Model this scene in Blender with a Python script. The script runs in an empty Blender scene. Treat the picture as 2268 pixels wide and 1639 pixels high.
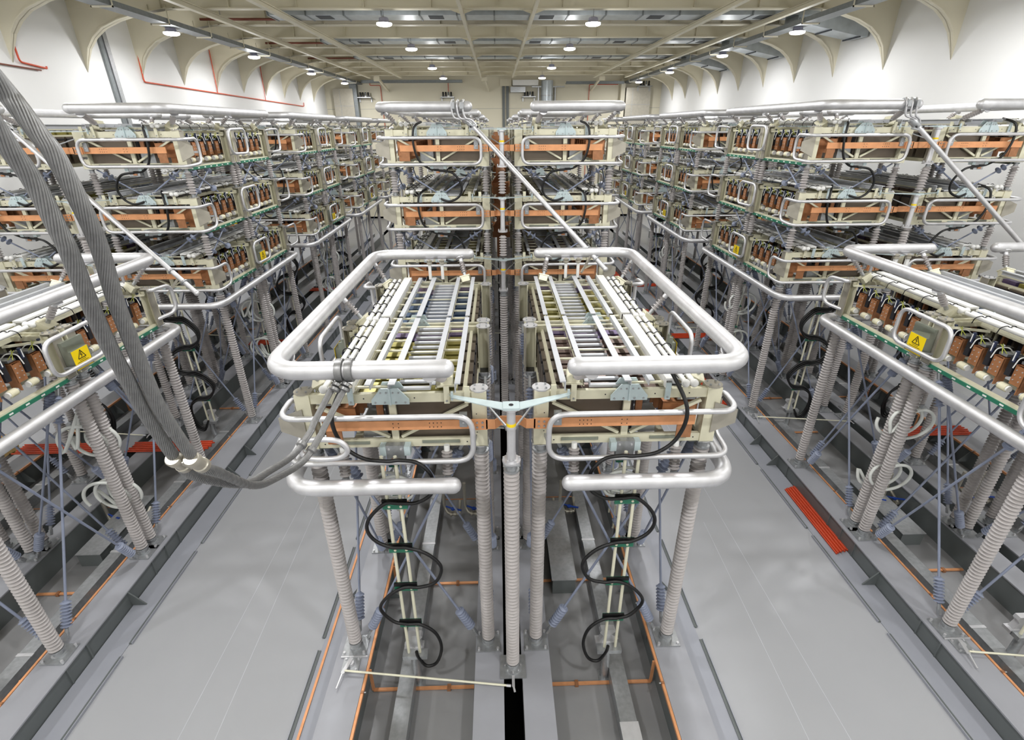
import bpy, math, random
from mathutils import Vector, Matrix, Quaternion
random.seed(7)
S = bpy.context.scene
COL = S.collection
PI = math.pi
sin, cos, rad = math.sin, math.cos, math.radians

# ------------------------------------------------------------------ camera
PITCH, YAW, ROLL, CAMX, CAMH, FPX = rad(25.756), rad(1.483), rad(0.342), -0.124, 8.0, 1115.99
_r = Vector((cos(YAW), -sin(YAW), 0))
_f = Vector((sin(YAW)*cos(PITCH), cos(YAW)*cos(PITCH), -sin(PITCH)))
_u = Vector((sin(YAW)*sin(PITCH), cos(YAW)*sin(PITCH), cos(PITCH)))
RIGHT = _r*cos(ROLL) - _u*sin(ROLL)
UP = _r*sin(ROLL) + _u*cos(ROLL)
FWD = _f
CAM = Vector((CAMX, 0, CAMH))
cd = bpy.data.cameras.new('camera'); cam = bpy.data.objects.new('camera', cd); COL.objects.link(cam)
cd.sensor_fit = 'HORIZONTAL'; cd.sensor_width = 36; cd.lens = FPX*36/2268
cd.clip_start = .05; cd.clip_end = 300
M = Matrix((RIGHT, UP, -FWD)).transposed().to_4x4(); M.translation = CAM
cam.matrix_world = M
S.camera = cam

def project(p):
    d = Vector(p) - CAM
    z = d.dot(FWD)
    if z < .1: return None
    return 1134 + FPX*d.dot(RIGHT)/z, 819.5 - FPX*d.dot(UP)/z
def seen(pts, m=40):
    q = [project(p) for p in pts]; q = [a for a in q if a]
    if not q: return False
    xs = [a[0] for a in q]; ys = [a[1] for a in q]
    return max(xs) > -m and min(xs) < 2268+m and max(ys) > -m and min(ys) < 1639+m
def seen_box(x0, y0, z0, x1, y1, z1, m=20):
    return seen([(x, y, z) for x in (x0, x1) for y in (y0, y1) for z in (z0, z1)], m)

# ------------------------------------------------------------------ world, exposure
w = bpy.data.worlds.new('world'); S.world = w; w.use_nodes = True
w.node_tree.nodes['Background'].inputs[0].default_value = (.9, .92, 1, 1)
w.node_tree.nodes['Background'].inputs[1].default_value = 0.0
S.view_settings.view_transform = 'Standard'; S.view_settings.look = 'None'
S.view_settings.gamma = 1; S.view_settings.use_curve_mapping = False
S.view_settings.exposure = 0.0
try:
    S.cycles.use_denoising = True
    S.cycles.max_bounces = 6; S.cycles.diffuse_bounces = 4; S.cycles.glossy_bounces = 3; S.cycles.use_adaptive_sampling = True; S.cycles.adaptive_threshold = .03
    S.cycles.caustics_reflective = False; S.cycles.caustics_refractive = False
    S.cycles.sample_clamp_indirect = 4
except Exception: pass
LAMP_W = 280.0          # power of each ceiling lamp

# ------------------------------------------------------------------ materials
def lin(c):
    return tuple((x/12.92 if x <= .04045 else ((x+.055)/1.055)**2.4) for x in c)
MATS = {}
def mat(name, rgb, rough=.5, metal=0., var=.06, scale=6., bump=0., emit=0., spec=.5, stretch=None):
    m = bpy.data.materials.new(name); m.use_nodes = True
    nt = m.node_tree; b = nt.nodes['Principled BSDF']
    c = lin(rgb)
    b.inputs['Roughness'].default_value = rough; b.inputs['Metallic'].default_value = metal
    b.inputs['Specular IOR Level'].default_value = spec
    if emit:
        b.inputs['Emission Color'].default_value = (*c, 1); b.inputs['Emission Strength'].default_value = emit
    tc = nt.nodes.new('ShaderNodeTexCoord')
    no = nt.nodes.new('ShaderNodeTexNoise'); no.inputs['Scale'].default_value = scale
    no.inputs['Detail'].default_value = 4
    if stretch:
        mp = nt.nodes.new('ShaderNodeMapping'); mp.inputs['Scale'].default_value = stretch
        nt.links.new(tc.outputs['Object'], mp.inputs[0]); nt.links.new(mp.outputs[0], no.inputs['Vector'])
    else:
        nt.links.new(tc.outputs['Object'], no.inputs['Vector'])
    rp = nt.nodes.new('ShaderNodeValToRGB')
    rp.color_ramp.elements[0].position = .3; rp.color_ramp.elements[1].position = .7
    rp.color_ramp.elements[0].color = (*[x*(1-var) for x in c], 1)
    rp.color_ramp.elements[1].color = (*[min(1, x*(1+var)) for x in c], 1)
    nt.links.new(no.outputs['Fac'], rp.inputs[0]); nt.links.new(rp.outputs[0], b.inputs['Base Color'])
    if bump:
        bp = nt.nodes.new('ShaderNodeBump'); bp.inputs['Strength'].default_value = bump; bp.inputs['Distance'].default_value = .01
        nt.links.new(no.outputs['Fac'], bp.inputs['Height']); nt.links.new(bp.outputs[0], b.inputs['Normal'])
    MATS[name] = m
    return name
ALU = mat('brushed_aluminium', (.84, .84, .85), .45, .65, .10, 5)
ALUD = mat('weathered_aluminium_cable', (.56, .56, .56), .42, .7, .12, 30)
STEEL = mat('stainless_plate', (.70, .68, .63), .38, .5, .07, 5)
GALV = mat('galvanised_steel', (.68, .69, .70), .4, .7, .12, 14)
CREAM = mat('yellow_chromate_steel', (.89, .875, .775), .38, .15, .06, 4)
RAIL = mat('grey_painted_rail', (.76, .77, .79), .42, .1, .04, 4)
PALEB = mat('pale_blue_zinc_plate', (.78, .84, .85), .35, .2, .07, 6)
COPPER = mat('bare_copper', (.90, .64, .45), .4, .3, .07, 7)
COPPERD = mat('aged_copper', (.66, .46, .32), .4, .35, .15, 10)
BRACK = mat('copper_bracket', (.76, .53, .37), .36, .45, .12, 12)
PORC = mat('grey_silicone_insulator', (.70, .68, .675), .5, 0, .04, 6)
BLUEI = mat('blue_grey_composite', (.53, .56, .64), .45, 0, .05, 6)
BLUED = mat('dark_blue_grey_composite', (.36, .38, .43), .45, 0, .05, 6)
BLACK = mat('black_rubber', (.06, .06, .065), .42, 0, .2, 20)
DARK = mat('dark_plastic', (.13, .13, .15), .45, 0, .2, 15)
NAVY = mat('navy_plastic', (.20, .23, .33), .4, 0, .2, 15)
TAUPE = mat('taupe_capacitor_case', (.45, .41, .365), .42, .55, .08, 3)
IRID = []
for nm, c in (('olive_zinc', (.58, .55, .28)), ('blue_zinc', (.27, .36, .48)), ('violet_zinc', (.42, .36, .50)), ('brown_zinc', (.42, .35, .32))):
    IRID.append(mat(nm, c, .3, .6, .25, 4))
WHITE = mat('white_plastic', (.93, .93, .92), .4, 0, .02, 4)
IVORY = mat('ivory_fibreglass', (.88, .87, .78), .42, 0, .04, 6)
CYL = mat('cream_resin', (.89, .87, .76), .4, 0, .05, 8)
GREEN = mat('green_laminate', (.16, .45, .35), .45, 0, .1, 8)
HOSE = mat('translucent_white_hose', (.88, .89, .87), .35, 0, .03, 6)
YELLOW = mat('warning_yellow', (.97, .84, .05), .5, 0, .02, 3)
LIME = mat('yellow_green_fibre', (.66, .68, .30), .45, 0, .1, 12)
ORANGE = mat('orange_red_conduit', (.76, .26, .12), .4, 0, .06, 6)
BOXG = mat('grey_green_box', (.56, .58, .53), .35, .3, .05, 5)
FLOORM = mat('grey_epoxy_floor', (.665, .67, .685), .27, 0, .03, .5, 0, 0, .45)
PITM = mat('pit_floor_concrete', (.55, .55, .555), .30, 0, .07, 1.2, 0, 0, .5)
KERB = mat('kerb_blue_grey_paint', (.61, .62, .655), .42, 0, .03, 2)
BEAMM = mat('beam_grey_paint', (.61, .615, .64), .38, 0, .03, 2)
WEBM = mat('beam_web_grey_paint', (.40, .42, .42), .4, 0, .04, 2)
BLACKP = mat('trench_black', (.05, .05, .055), .7, 0, .2, 3)
WALLM = mat('white_wall_paint', (.93, .93, .925), .6, 0, .012, .6)
CEILM = mat('cream_steel_paint', (.88, .855, .77), .5, 0, .015, .8)
DUCT = mat('galvanised_duct', (.72, .75, .77), .38, .4, .12, 2.5)
DUCTD = mat('dark_grille', (.22, .24, .26), .6, .2, .1, 10)
TRAYM = mat('cable_tray_grey', (.50, .52, .53), .45, .5, .1, 8)
REDP = mat('red_pipe_paint', (.85, .33, .20), .4, 0, .05, 5)
RUST = mat('brown_red_pipe', (.48, .25, .18), .5, 0, .08, 5)
BLUE = mat('blue_paint', (.10, .26, .62), .4, 0, .06, 8)
WOOD = mat('pine_wood', (.80, .66, .42), .6, 0, .12, 3, .1, 0, .3, (1, 12, 12))
LAMPM = mat('lamp_diffuser', (1, .99, .96), .5, 0, 0, 1, 0, 14.)
LAMPH = mat('lamp_housing', (.66, .66, .74), .35, .3, .08, 8)
INK = mat('black_ink', (.08, .08, .06), .6, 0, .1, 8)

def add_wear_lines(name):
    # fine scuffs on the epoxy: long thin scratches with a shape of their own
    m = MATS[name]; nt = m.node_tree; b = nt.nodes['Principled BSDF']
    tc = nt.nodes['Texture Coordinate']
    n2 = nt.nodes.new('ShaderNodeTexNoise'); n2.inputs['Scale'].default_value = 1.7; n2.inputs['Detail'].default_value = 6
    nt.links.new(tc.outputs['Object'], n2.inputs['Vector'])
    mr = nt.nodes.new('ShaderNodeMapRange'); mr.inputs[1].default_value = .1; mr.inputs[2].default_value = .9
    mr.inputs[3].default_value = .26; mr.inputs[4].default_value = .35
    nt.links.new(n2.outputs['Fac'], mr.inputs[0]); nt.links.new(mr.outputs[0], b.inputs['Roughness'])
add_wear_lines(FLOORM); add_wear_lines(PITM)

# ------------------------------------------------------------------ mesh builder
class MB:
    def __init__(s): s.v = []; s.f = []; s.m = []; s.sm = []; s.mats = []
    def mi(s, m):
        if m not in s.mats: s.mats.append(m)
        return s.mats.index(m)
    def add(s, vs, fs, m, smooth=False):
        o = len(s.v); k = s.mi(m); s.v.extend(vs)
        for f in fs: s.f.append([i+o for i in f]); s.m.append(k); s.sm.append(smooth)
        return s
    def box(s, x0, y0, z0, x1, y1, z1, m):
        x0, x1 = min(x0, x1), max(x0, x1); y0, y1 = min(y0, y1), max(y0, y1); z0, z1 = min(z0, z1), max(z0, z1)
        return s.add([(x0,y0,z0),(x1,y0,z0),(x1,y1,z0),(x0,y1,z0),(x0,y0,z1),(x1,y0,z1),(x1,y1,z1),(x0,y1,z1)],
            [(0,3,2,1),(4,5,6,7),(0,1,5,4),(1,2,6,5),(2,3,7,6),(3,0,4,7)], m)
    def bar(s, p, q, w, h, m, up=(0, 0, 1)):
        p, q = Vector(p), Vector(q); d = (q-p).normalized(); up = Vector(up)
        a = d.cross(up)
        if a.length < 1e-3: a = d.cross(Vector((1, 0, 0)))
        a.normalize(); b = a.cross(d)
        a *= w/2; b *= h/2
        vs = [tuple(c) for c in (p-a-b, p+a-b, p+a+b, p-a+b, q-a-b, q+a-b, q+a+b, q-a+b)]
        return s.add(vs, [(0,1,2,3),(7,6,5,4),(4,5,1,0),(5,6,2,1),(6,7,3,2),(7,4,0,3)], m)
    def prism(s, poly, ax, t0, t1, m):
        n = len(poly)
        def P(a, b, t): return {0: (t, a, b), 1: (a, t, b), 2: (a, b, t)}[ax]
        vs = [P(a, b, t0) for a, b in poly] + [P(a, b, t1) for a, b in poly]
        fs = [list(range(n))[::-1], list(range(n, 2*n))] + [(i, (i+1) % n, (i+1) % n+n, i+n) for i in range(n)]
        return s.add(vs, fs, m)
    def tube(s, path, r, m, seg=12, closed=False, caps=True, dome=False):
        P = [Vector(p) for p in path]; n = len(P)
        T = []
        for i in range(n):
            if closed: t = P[(i+1) % n]-P[i-1]
            else: t = P[min(i+1, n-1)]-P[max(i-1, 0)]
            T.append(t.normalized())
        u = T[0].orthogonal().normalized(); vs = []; rr = r if isinstance(r, list) else [r]*n
        for i in range(n):
            u = (u - T[i]*u.dot(T[i])).normalized(); b = T[i].cross(u)
            for k in range(seg):
                a = 2*PI*k/seg
                vs.append(tuple(P[i]+(u*cos(a)+b*sin(a))*rr[i]))
        fs = []
        for i in range(n if closed else n-1):
            j = (i+1) % n
            if closed and j == 0:      # match the twist of the last ring to the first
                base = min(range(seg), key=lambda k: (Vector(vs[k])-Vector(vs[i*seg])).length)
            else: base = 0
            for k in range(seg):
                fs.append((i*seg+k, i*seg+(k+1) % seg, j*seg+(k+1+base) % seg, j*seg+(k+base) % seg))
        if not closed and caps:
            fs.append(tuple(range(seg))[::-1]); fs.append(tuple(range((n-1)*seg, n*seg)))
        s.add(vs, fs, m, True)
        if dome and not closed:
            for p, t in ((P[0], -T[0]), (P[-1], T[-1])):
                s.lathe([(rr[0]*1.03, -.07), (rr[0]*1.03, 0), (rr[0]*.94, .035), (rr[0]*.66, .075), (rr[0]*.3, .092), (0, .098)], m, seg, p, t)
        return s
    def lathe(s, prof, m, seg=16, o=(0, 0, 0), ax=(0, 0, 1), smooth=True):
        o = Vector(o); ax = Vector(ax).normalized(); u = ax.orthogonal().normalized(); b = ax.cross(u)
        vs = []
        for r, z in prof:
            for k in range(seg):
                a = 2*PI*k/seg
                vs.append(tuple(o+ax*z+(u*cos(a)+b*sin(a))*r))
        fs = [(i*seg+k, i*seg+(k+1) % seg, (i+1)*seg+(k+1) % seg, (i+1)*seg+k) for i in range(len(prof)-1) for k in range(seg)]
        if prof[0][0] > 1e-4: fs.append(tuple(range(seg))[::-1])
        if prof[-1][0] > 1e-4: fs.append(tuple(range((len(prof)-1)*seg, len(prof)*seg)))
        return s.add(vs, fs, m, smooth)
    def cyl(s, o, r, h, m, seg=16, ax=(0, 0, 1), smooth=True):
        o = Vector(o); ax = Vector(ax).normalized()
        s.lathe([(r, 0), (r, h)], m, seg, o, ax, smooth); return s
    def sphere(s, o, r, m, seg=12):
        n = seg//2
        return s.lathe([(r*sin(PI*i/n) if 0 < i < n else 0, -r*cos(PI*i/n)) for i in range(n+1)], m, seg, o)
    def bolt(s, o, ax, m=GALV, r=.014, h=.012):
        return s.lathe([(r, 0), (r, h)], m, 6, o, ax, False)
    def mesh(s, name, mir=1):
        me = bpy.data.meshes.new(name)
        vs = s.v if mir > 0 else [(-x, y, z) for x, y, z in s.v]
        fs = s.f if mir > 0 else [f[::-1] for f in s.f]
        me.from_pydata([tuple(v) for v in vs], [], fs)
        for m in s.mats: me.materials.append(MATS[m])
        me.polygons.foreach_set('material_index', s.m)
        me.polygons.foreach_set('use_smooth', s.sm)
        if any(s.sm):
            try: me.set_sharp_from_angle(angle=rad(50))
            except Exception: pass
        me.update()
        return me

def fillet(pts, r, n=6, closed=False):
    P = [Vector(p) for p in pts]; out = []; N = len(P)
    for i in range(N):
        if not closed and i in (0, N-1): out.append(P[i]); continue
        a, b, c = P[i-1], P[i], P[(i+1) % N]
        d1, d2 = (a-b), (c-b)
        rr = min(r, d1.length*.49, d2.length*.49)
        d1.normalize(); d2.normalize()
        p, q = b+d1*rr, b+d2*rr
        for k in range(n+1):
            t = k/n
            out.append(p*(1-t)**2 + b*2*t*(1-t) + q*t*t)
    return out
def smooth_path(pts, n=6, closed=False):
    P = [Vector(p) for p in pts]; N = len(P); out = []
    for i in range(N if closed else N-1):
        p0 = P[i-1] if (i or closed) else P[0]; p1 = P[i]; p2 = P[(i+1) % N]
        p3 = P[(i+2) % N] if (closed or i+2 < N) else P[-1]
        for k in range(n):
            t = k/n
            out.append(.5*((2*p1)+(p2-p0)*t+(2*p0-5*p1+4*p2-p3)*t*t+(3*p1-p0-3*p2+p3)*t**3))
    if not closed: out.append(P[-1])
    return out

# ------------------------------------------------------------------ object helpers
def tag(o, label, cat, group=None):
    o['label'] = label; o['category'] = cat
    if group: o['group'] = group
    return o
def link(name, me, parent=None, loc=(0, 0, 0), q=None):
    o = bpy.data.objects.new(name, me); COL.objects.link(o)
    o.location = loc
    if q is not None: o.rotation_mode = 'QUATERNION'; o.rotation_quaternion = q
    if parent is not None: o.parent = parent
    return o
def empty(name, label, cat, loc, group=None):
    o = link(name, None, None, loc); o.empty_display_size = .1
    return tag(o, label, cat, group)
def solo(name, mb, label, cat, group=None, loc=(0, 0, 0)):
    return tag(link(name, mb.mesh(name), None, loc), label, cat, group)
def struct(name, mb, parent=None):
    o = link(name, mb.mesh(name), parent)
    if parent is None: o['kind'] = 'structure'
    return o

# ------------------------------------------------------------------ hall dimensions
CP = 10.315                       # spacing of the tower lines
COLX = {'left': -CP, 'centre': 0.0, 'right': CP}
UI, UO, UC = .405, 2.666, 1.535   # inner / outer corner post, middle of a half tower
ROWY = [5.80, 13.35, 20.90, 28.45, 36.0]
RN = ['front', 'second', 'third', 'fourth', 'rearmost']
TZ = [4.12, 5.63, 7.14]; FH = .82
TN = ['bottom', 'middle', 'top']
BAY = [(-.1, 2.37), (2.45, 4.92)]; BN = ['near bay', 'far bay']
FLOOR, PIT = -.40, -.58
WL, WR, WX, WY0, WY1, CZ = 16.3, 15.85, 16.3, -12.0, 55.0, 13.3
HALF = {-1: 'left half', 1: 'right half'}
def tower(r, c): return f'{RN[r]} {c} tower'

# ================================================================== room shell
b = MB()
xs = sorted([-WL, -CP-3.35, -CP+3.35, -3.35, 3.35, CP-3.35, CP+3.35, WR])
for i in range(0, 8, 2): b.box(xs[i], WY0, FLOOR-.5, xs[i+1], WY1, FLOOR, FLOORM)
for c in COLX.values():
    b.box(c-3.35, WY0, PIT-.4, c-.16, WY1, PIT, PITM); b.box(c+.16, WY0, PIT-.4, c+3.35, WY1, PIT, PITM)
    b.box(c-.16, WY0, -1.9, c+.16, WY1, -1.8, BLACKP)
    b.box(c-.2, WY0, -1.9, c-.16, WY1, PIT-.002, BLACKP); b.box(c+.16, WY0, -1.9, c+.2, WY1, PIT-.002, BLACKP)
struct('floor', b)
b = MB(); b.box(-WL-.3, WY0, FLOOR, -WL, WY1, CZ, WALLM); struct('wall_left', b)
b = MB(); b.box(WR, WY0, FLOOR, WR+.3, WY1, CZ, WALLM); struct('wall_right', b)
b = MB(); b.box(-WX-.3, WY1, FLOOR, WX+.3, WY1+.3, CZ, CEILM)
for z in (9.6,): b.box(-WX, WY1-.004, z, WX, WY1, z+.02, TRAYM)
struct('wall_back', b)
b = MB(); b.box(-WX-.3, WY0-.3, FLOOR, WX+.3, WY0, CZ, WALLM); struct('wall_front', b)
b = MB(); b.box(-WX-.3, WY0-.3, CZ, WX+.3, WY1+.3, CZ+.2, CEILM); struct('ceiling', b)

# portal frames: I-beam under the roof with curved haunches down the walls
FY = [16.75 + 3.45*i for i in range(11)]
def haunch(b, s, y):
    cur = [(16.0, 10.04), (15.86, 10.42), (15.66, 10.85), (15.36, 11.2), (14.95, 11.5), (14.35, 11.75), (13.6, 11.95), (12.7, 12.09), (12.2, 12.12)]
    off = (WL if s < 0 else WR)-16.0
    cur = [(x+off*min(1, (x-12.2)/3.8), z) for x, z in cur]
    pl = [(s*x, z) for x, z in cur] + [(s*12.2, 12.139), (s*(16.0+off), 12.139)]
    b.prism(pl if s < 0 else pl[::-1], 1, y-.02, y+.02, CEILM)
    hw = [.015, .07, .13, .16, .17, .17, .17, .17, .17]
    n = len(cur); vs = []; fs = []
    for (x, z), h in zip(cur, hw):
        vs += [(s*x, y-h, z), (s*x, y+h, z), (s*x, y-h, z+.035), (s*x, y+h, z+.035)]
    for i in range(n-1):
        a = i*4; c = a+4
        for q in ((a, a+1, c+1, c), (a+2, c+2, c+3, a+3), (a, c, c+2, a+2), (a+1, a+3, c+3, c+1)): fs.append(q)
    b.add(vs, fs, CEILM, False)
for i, y in enumerate(FY):
    b = MB()
    b.box(-12.3, y-.17, 12.1, 12.3, y+.17, 12.14, CEILM)
    b.box(-WL, y-.02, 12.14, WR, y+.02, CZ, CEILM)
    b.box(-WL, y-.17, CZ-.05, WR, y+.17, CZ, CEILM)
    for k in range(-5, 6):
        x = k*2.55
        b.box(x-.012, y-.15, 12.14, x+.012, y+.15, CZ-.05, CEILM)
    haunch(b, -1, y); haunch(b, 1, y)
    struct('ceiling_beam', b)
# purlins running the length of the hall
for x, wd in ((-11.2, .2), (-8.45, .2), (-1.37, .13), (1.40, .13), (8.7, .2), (11.5, .2)):
    b = MB(); b.box(x-wd/2, 14, 11.92, x+wd/2, 51.6, 11.95, CEILM); b.box(x-.03, 14, 11.95, x+.03, 51.6, 12.1, CEILM)
    b.box(x-wd/2, 14, 12.075, x+wd/2, 51.6, 12.1, CEILM)
    if abs(x) < 2:
        for y in FY:
            for s in (-1, 1): b.prism([(x+s*.05, 11.95), (x+s*.5, 12.1), (x+s*.05, 12.1)], 1, y-.01, y+.01, CEILM)
    struct('ceiling_beam', b)
# knee braces at the last frame
for x, s in ((-10.6, 1), (-1.1, 1), (9.4, -1)):
    b = MB(); b.bar((x, 51.7, 12.05), (x+s*.35, 54.9, 11.1), .16, .16, CEILM); b.box(x-.25, 51.5, 11.7, x+.25, 51.72, 12.1, CEILM); struct('trim_1', b)

# ---- ducts between the frames
for k, (i, nm) in enumerate(((2, 'nearest'), (4, 'second'), (6, 'third'))):
    y0 = FY[i]+1.25; y1 = y0+1.15; z0, z1 = 12.13, 12.75
    t = empty('air_duct', f'{nm} galvanised air duct crossing under the cream roof beams', 'air duct', (0, (y0+y1)/2, z0), 'ceiling air ducts')
    b = MB(); b.box(-9.3, -.57, 0, 15.1, .57, .55, DUCT); link('duct_body', b.mesh('duct_body'), t)
    x = -9.3; n = 0
    while x < 15.15:
        b = MB(); b.box(x-.03, -.61, -.024, x+.03, .61, .59, TRAYM); link('duct_flange', b.mesh('duct_flange'), t)
        if n % 3 == 1 and x < 14:
            b = MB(); b.box(x+.35, -.45, -.012, x+.95, .25, .004, DUCTD); link('duct_grille', b.mesh('duct_grille'), t)
        x += 1.53; n += 1
    y = FY[i+1]-.4
    b = MB(); b.tube([(-12.9, y, 12.28), (12.6, y, 12.28)], .05, RUST, 8)
    for xx in range(-12, 13, 3): b.cyl((xx, y, 12.28), .012, .9, TRAYM, 6)
    solo('sprinkler_pipe', b, f'brown red sprinkler pipe crossing the roof beside the {nm} air duct', 'pipe', 'ceiling sprinkler pipes')

# lower duct outlets dropping to the right wall
for k, (yd, nm) in enumerate(((25.6, 'nearest'), (32.5, 'second'), (39.4, 'third'))):
    t = empty('duct_outlet', f'slanted galvanised duct outlet between haunches on the right wall, {nm} one', 'air duct', (14.0, yd, 11.5), 'right wall duct outlets')
    b = MB(); b.prism([(-1.4, .42), (1.5, -.12), (1.75, -.12), (1.75, .45), (-1.4, .95)], 1, -.55, .55, DUCT); link('duct_body', b.mesh('duct_body'), t)
    for q in (-1.2, .1, 1.4):
        b = MB(); zz = .42-(q+1.4)*.54/2.9; b.bar((q, -.59, zz-.02), (q, .59, zz-.02), .06, .05, DUCTD); link('duct_flange', b.mesh('duct_flange'), t)
# ---- cable trays high along both walls
for x, nm in ((-12.95, 'left wall'), (12.4, 'right wall')):
    t = empty('cable_tray', f'long grey cable tray hung from the roof along the {nm}', 'cable tray', (x, 32, 11.55), 'high cable trays')
    b = MB(); b.box(-.3, -19, .1, .3, 22.8, .13, TRAYM); b.box(-.3, -19, .13, -.27, 22.8, .27, TRAYM); b.box(.27, -19, .13, .3, 22.8, .27, TRAYM)
    link('tray_channel', b.mesh('tray_channel'), t)
    b = MB()
    for k in range(5): b.tube([(-.2+.1*k, -19, .17), (-.2+.1*k, 22.8, .17)], .035, DARK if k % 2 else TRAYM, 6)
    link('cable_run', b.mesh('cable_run'), t)
    for k in range(13):
        b = MB(); yy = -18+3.2*k; b.box(-.36, yy-.02, .05, .36, yy+.02, .1, CEILM); b.box(-.36, yy-.02, .05, -.33, yy+.02, .7, CEILM); b.box(.33, yy-.02, .05, .36, yy+.02, .7, CEILM)
        link('hanger', b.mesh('hanger'), t)

# ---- ceiling lamps (real lamps; more rows continue above and behind the camera)
def lamp(x, y, z, label):
    t = empty('ceiling_lamp', label, 'lamp', (x, y, z), 'round ceiling lamps')
    link('lamp_housing', lamp_me['h'], t)
    link('lamp_diffuser', lamp_me['d'], t); link('lamp_stem', lamp_me['s'], t)
    ld = bpy.data.lights.new('lamp_light', 'AREA'); ld.shape = 'DISK'; ld.size = .56; ld.energy = LAMP_W; ld.color = (.99, .992, 1)
    lo = bpy.data.objects.new('lamp_light', ld); COL.objects.link(lo); lo.parent = t; lo.location = (0, 0, -.12)
    lp = bpy.data.lights.new('ceiling_fill_light', 'POINT'); lp.energy = LAMP_W*.17; lp.shadow_soft_size = .25; lp.color = ld.color  # added fill light hung below the lamp to brighten the ceiling
    lo = bpy.data.objects.new('ceiling_fill_light', lp); COL.objects.link(lo); lo.parent = t; lo.location = (0, 0, -.42)
b = MB(); b.lathe([(.30, .05), (.29, .07), (.20, .11), (.18, .22), (.10, .25), (0, .25)], LAMPH, 20); lamp_me = {'h': b.mesh('lamp_housing')}
b = MB(); b.lathe([(0, -.06), (.12, -.055), (.22, -.04), (.28, -.015), (.295, .01), (.295, .05)], LAMPM, 20); lamp_me['d'] = b.mesh('lamp_diffuser')
b = MB(); b.cyl((0, 0, .24), .012, .3, TRAYM, 6); lamp_me['s'] = b.mesh('lamp_stem')
ROWN = ['nearest', 'second', 'third', 'fourth']
for k, y in enumerate((24.6, 32.3, 41.7, 50.4)):
    lamp(-13.15, y, 11.45, f'bright round lamp under the left cable tray, {ROWN[k]} along it')
    lamp(12.45, y, 11.45, f'bright round lamp under the right cable tray, {ROWN[k]} along it')
for k, y in enumerate((23.6, 30.6, 40.0, 47.9)):
    lamp(-4.4, y, 11.6, f'bright round lamp in the inner left ceiling row, {ROWN[k]} one')
    lamp(3.75, y, 11.6, f'bright round lamp in the inner right ceiling row, {ROWN[k]} one')
for k, y in enumerate((16.5, 8.5, 0.5, -7.5)):
    for x in (-13.15, -4.4, 3.75, 12.45):
        lamp(x, y, 11.5, 'bright round lamp above and behind the camera, out of view')

# ---- things on the walls
def pipe(pts, r, m, label, cat='pipe', name='wall_pipe', group=None, seg=8):
    b = MB(); b.tube(fillet(pts, .12, 4), r, m, seg); return solo(name, b, label, cat, group)
X = -16.23
pipe([(X, 27.2, 12.6), (X, 27.05, 9.95), (X, 48.3, 9.65), (X, 48.3, 9.93)], .03, REDP, 'red pipe dropping beside a haunch then running along the left wall')
pipe([(X, 33.9, 12.0), (X, 33.8, 9.88)], .025, REDP, 'thin red drop pipe on left wall between second and third visible haunches')
pipe([(X, 40.65, 12.0), (X, 40.5, 9.78)], .025, REDP, 'thin red drop pipe on left wall at the far end of the long run')
pipe([(X, 20.45, 12.2), (X, 20.4, 10.08), (X, 21.5, 9.98), (X, 21.5, 10.05)], .03, REDP, 'red pipe at the upper left corner beside the nearest haunch')
pipe([(X, 17.5, 10.0), (X, 21.2, 9.9)], .025, RUST, 'thin dark pipe running along left wall by the nearest haunch')
b = MB(); b.box(-16.29, 24.75, 4.0, -16.2, 24.95, 12.6, TRAYM); b.box(-16.29, 25.05, 4.0, -16.2, 25.3, 12.6, GALV); b.box(-16.29, 24.9, 4.0, -16.27, 25.1, 12.6, GALV)
solo('cable_duct', b, 'vertical grey cable duct on the left wall beside the second haunch', 'cable duct')
b = MB(); b.box(.52, 54.85, 2, .76, 54.98, 11.9, WEBM); b.box(.9, 54.85, 2, 1.14, 54.98, 11.9, WEBM); b.box(.3, 54.8, 11.5, 1.4, 54.98, 12.1, CEILM)
solo('cable_duct', b, 'pair of dark grey vertical cable ducts in the middle of the back wall', 'cable duct')
b = MB(); b.lathe([(.55, 0), (.55, 12.3)], DUCT, 20, (4.75, 54.2, FLOOR)); b.lathe([(.6, 0), (.6, .1)], GALV, 20, (4.75, 54.2, 10.6))
b.box(3.9, 54.4, 9, 4.0, 54.9, 11.4, GALV); b.box(5.5, 54.4, 9, 5.6, 54.9, 11.4, GALV); b.box(3.3, 54.3, 11.35, 6.4, 54.4, 11.45, GALV)
solo('round_duct', b, 'round silver duct rising up the back wall right of the dark cable ducts', 'air duct')
for x0, x1, nm in ((-15.35, -13.5, 'left'), (12.3, 14.65, 'right')):
    b = MB(); b.box(x0, 54.2, 2, x1, 54.95, 11.3, STEEL); b.box(x0-.03, 54.17, 9.85, x1+.03, 54.96, 9.88, GALV); b.box(x0+.6, 54.18, 2, x0+.63, 54.2, 11.3, GALV)
    b.box(x1-.3 if nm == 'left' else x0-.5, 54.3, 2, x1+.35 if nm == 'left' else x0-.1, 54.95, 12.0, TRAYM if nm == 'left' else CEILM)
    solo('sheet_metal_duct', b, f'tall rectangular silver duct at the {nm} end of the back wall', 'air duct', 'tall rectangular ducts')
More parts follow.
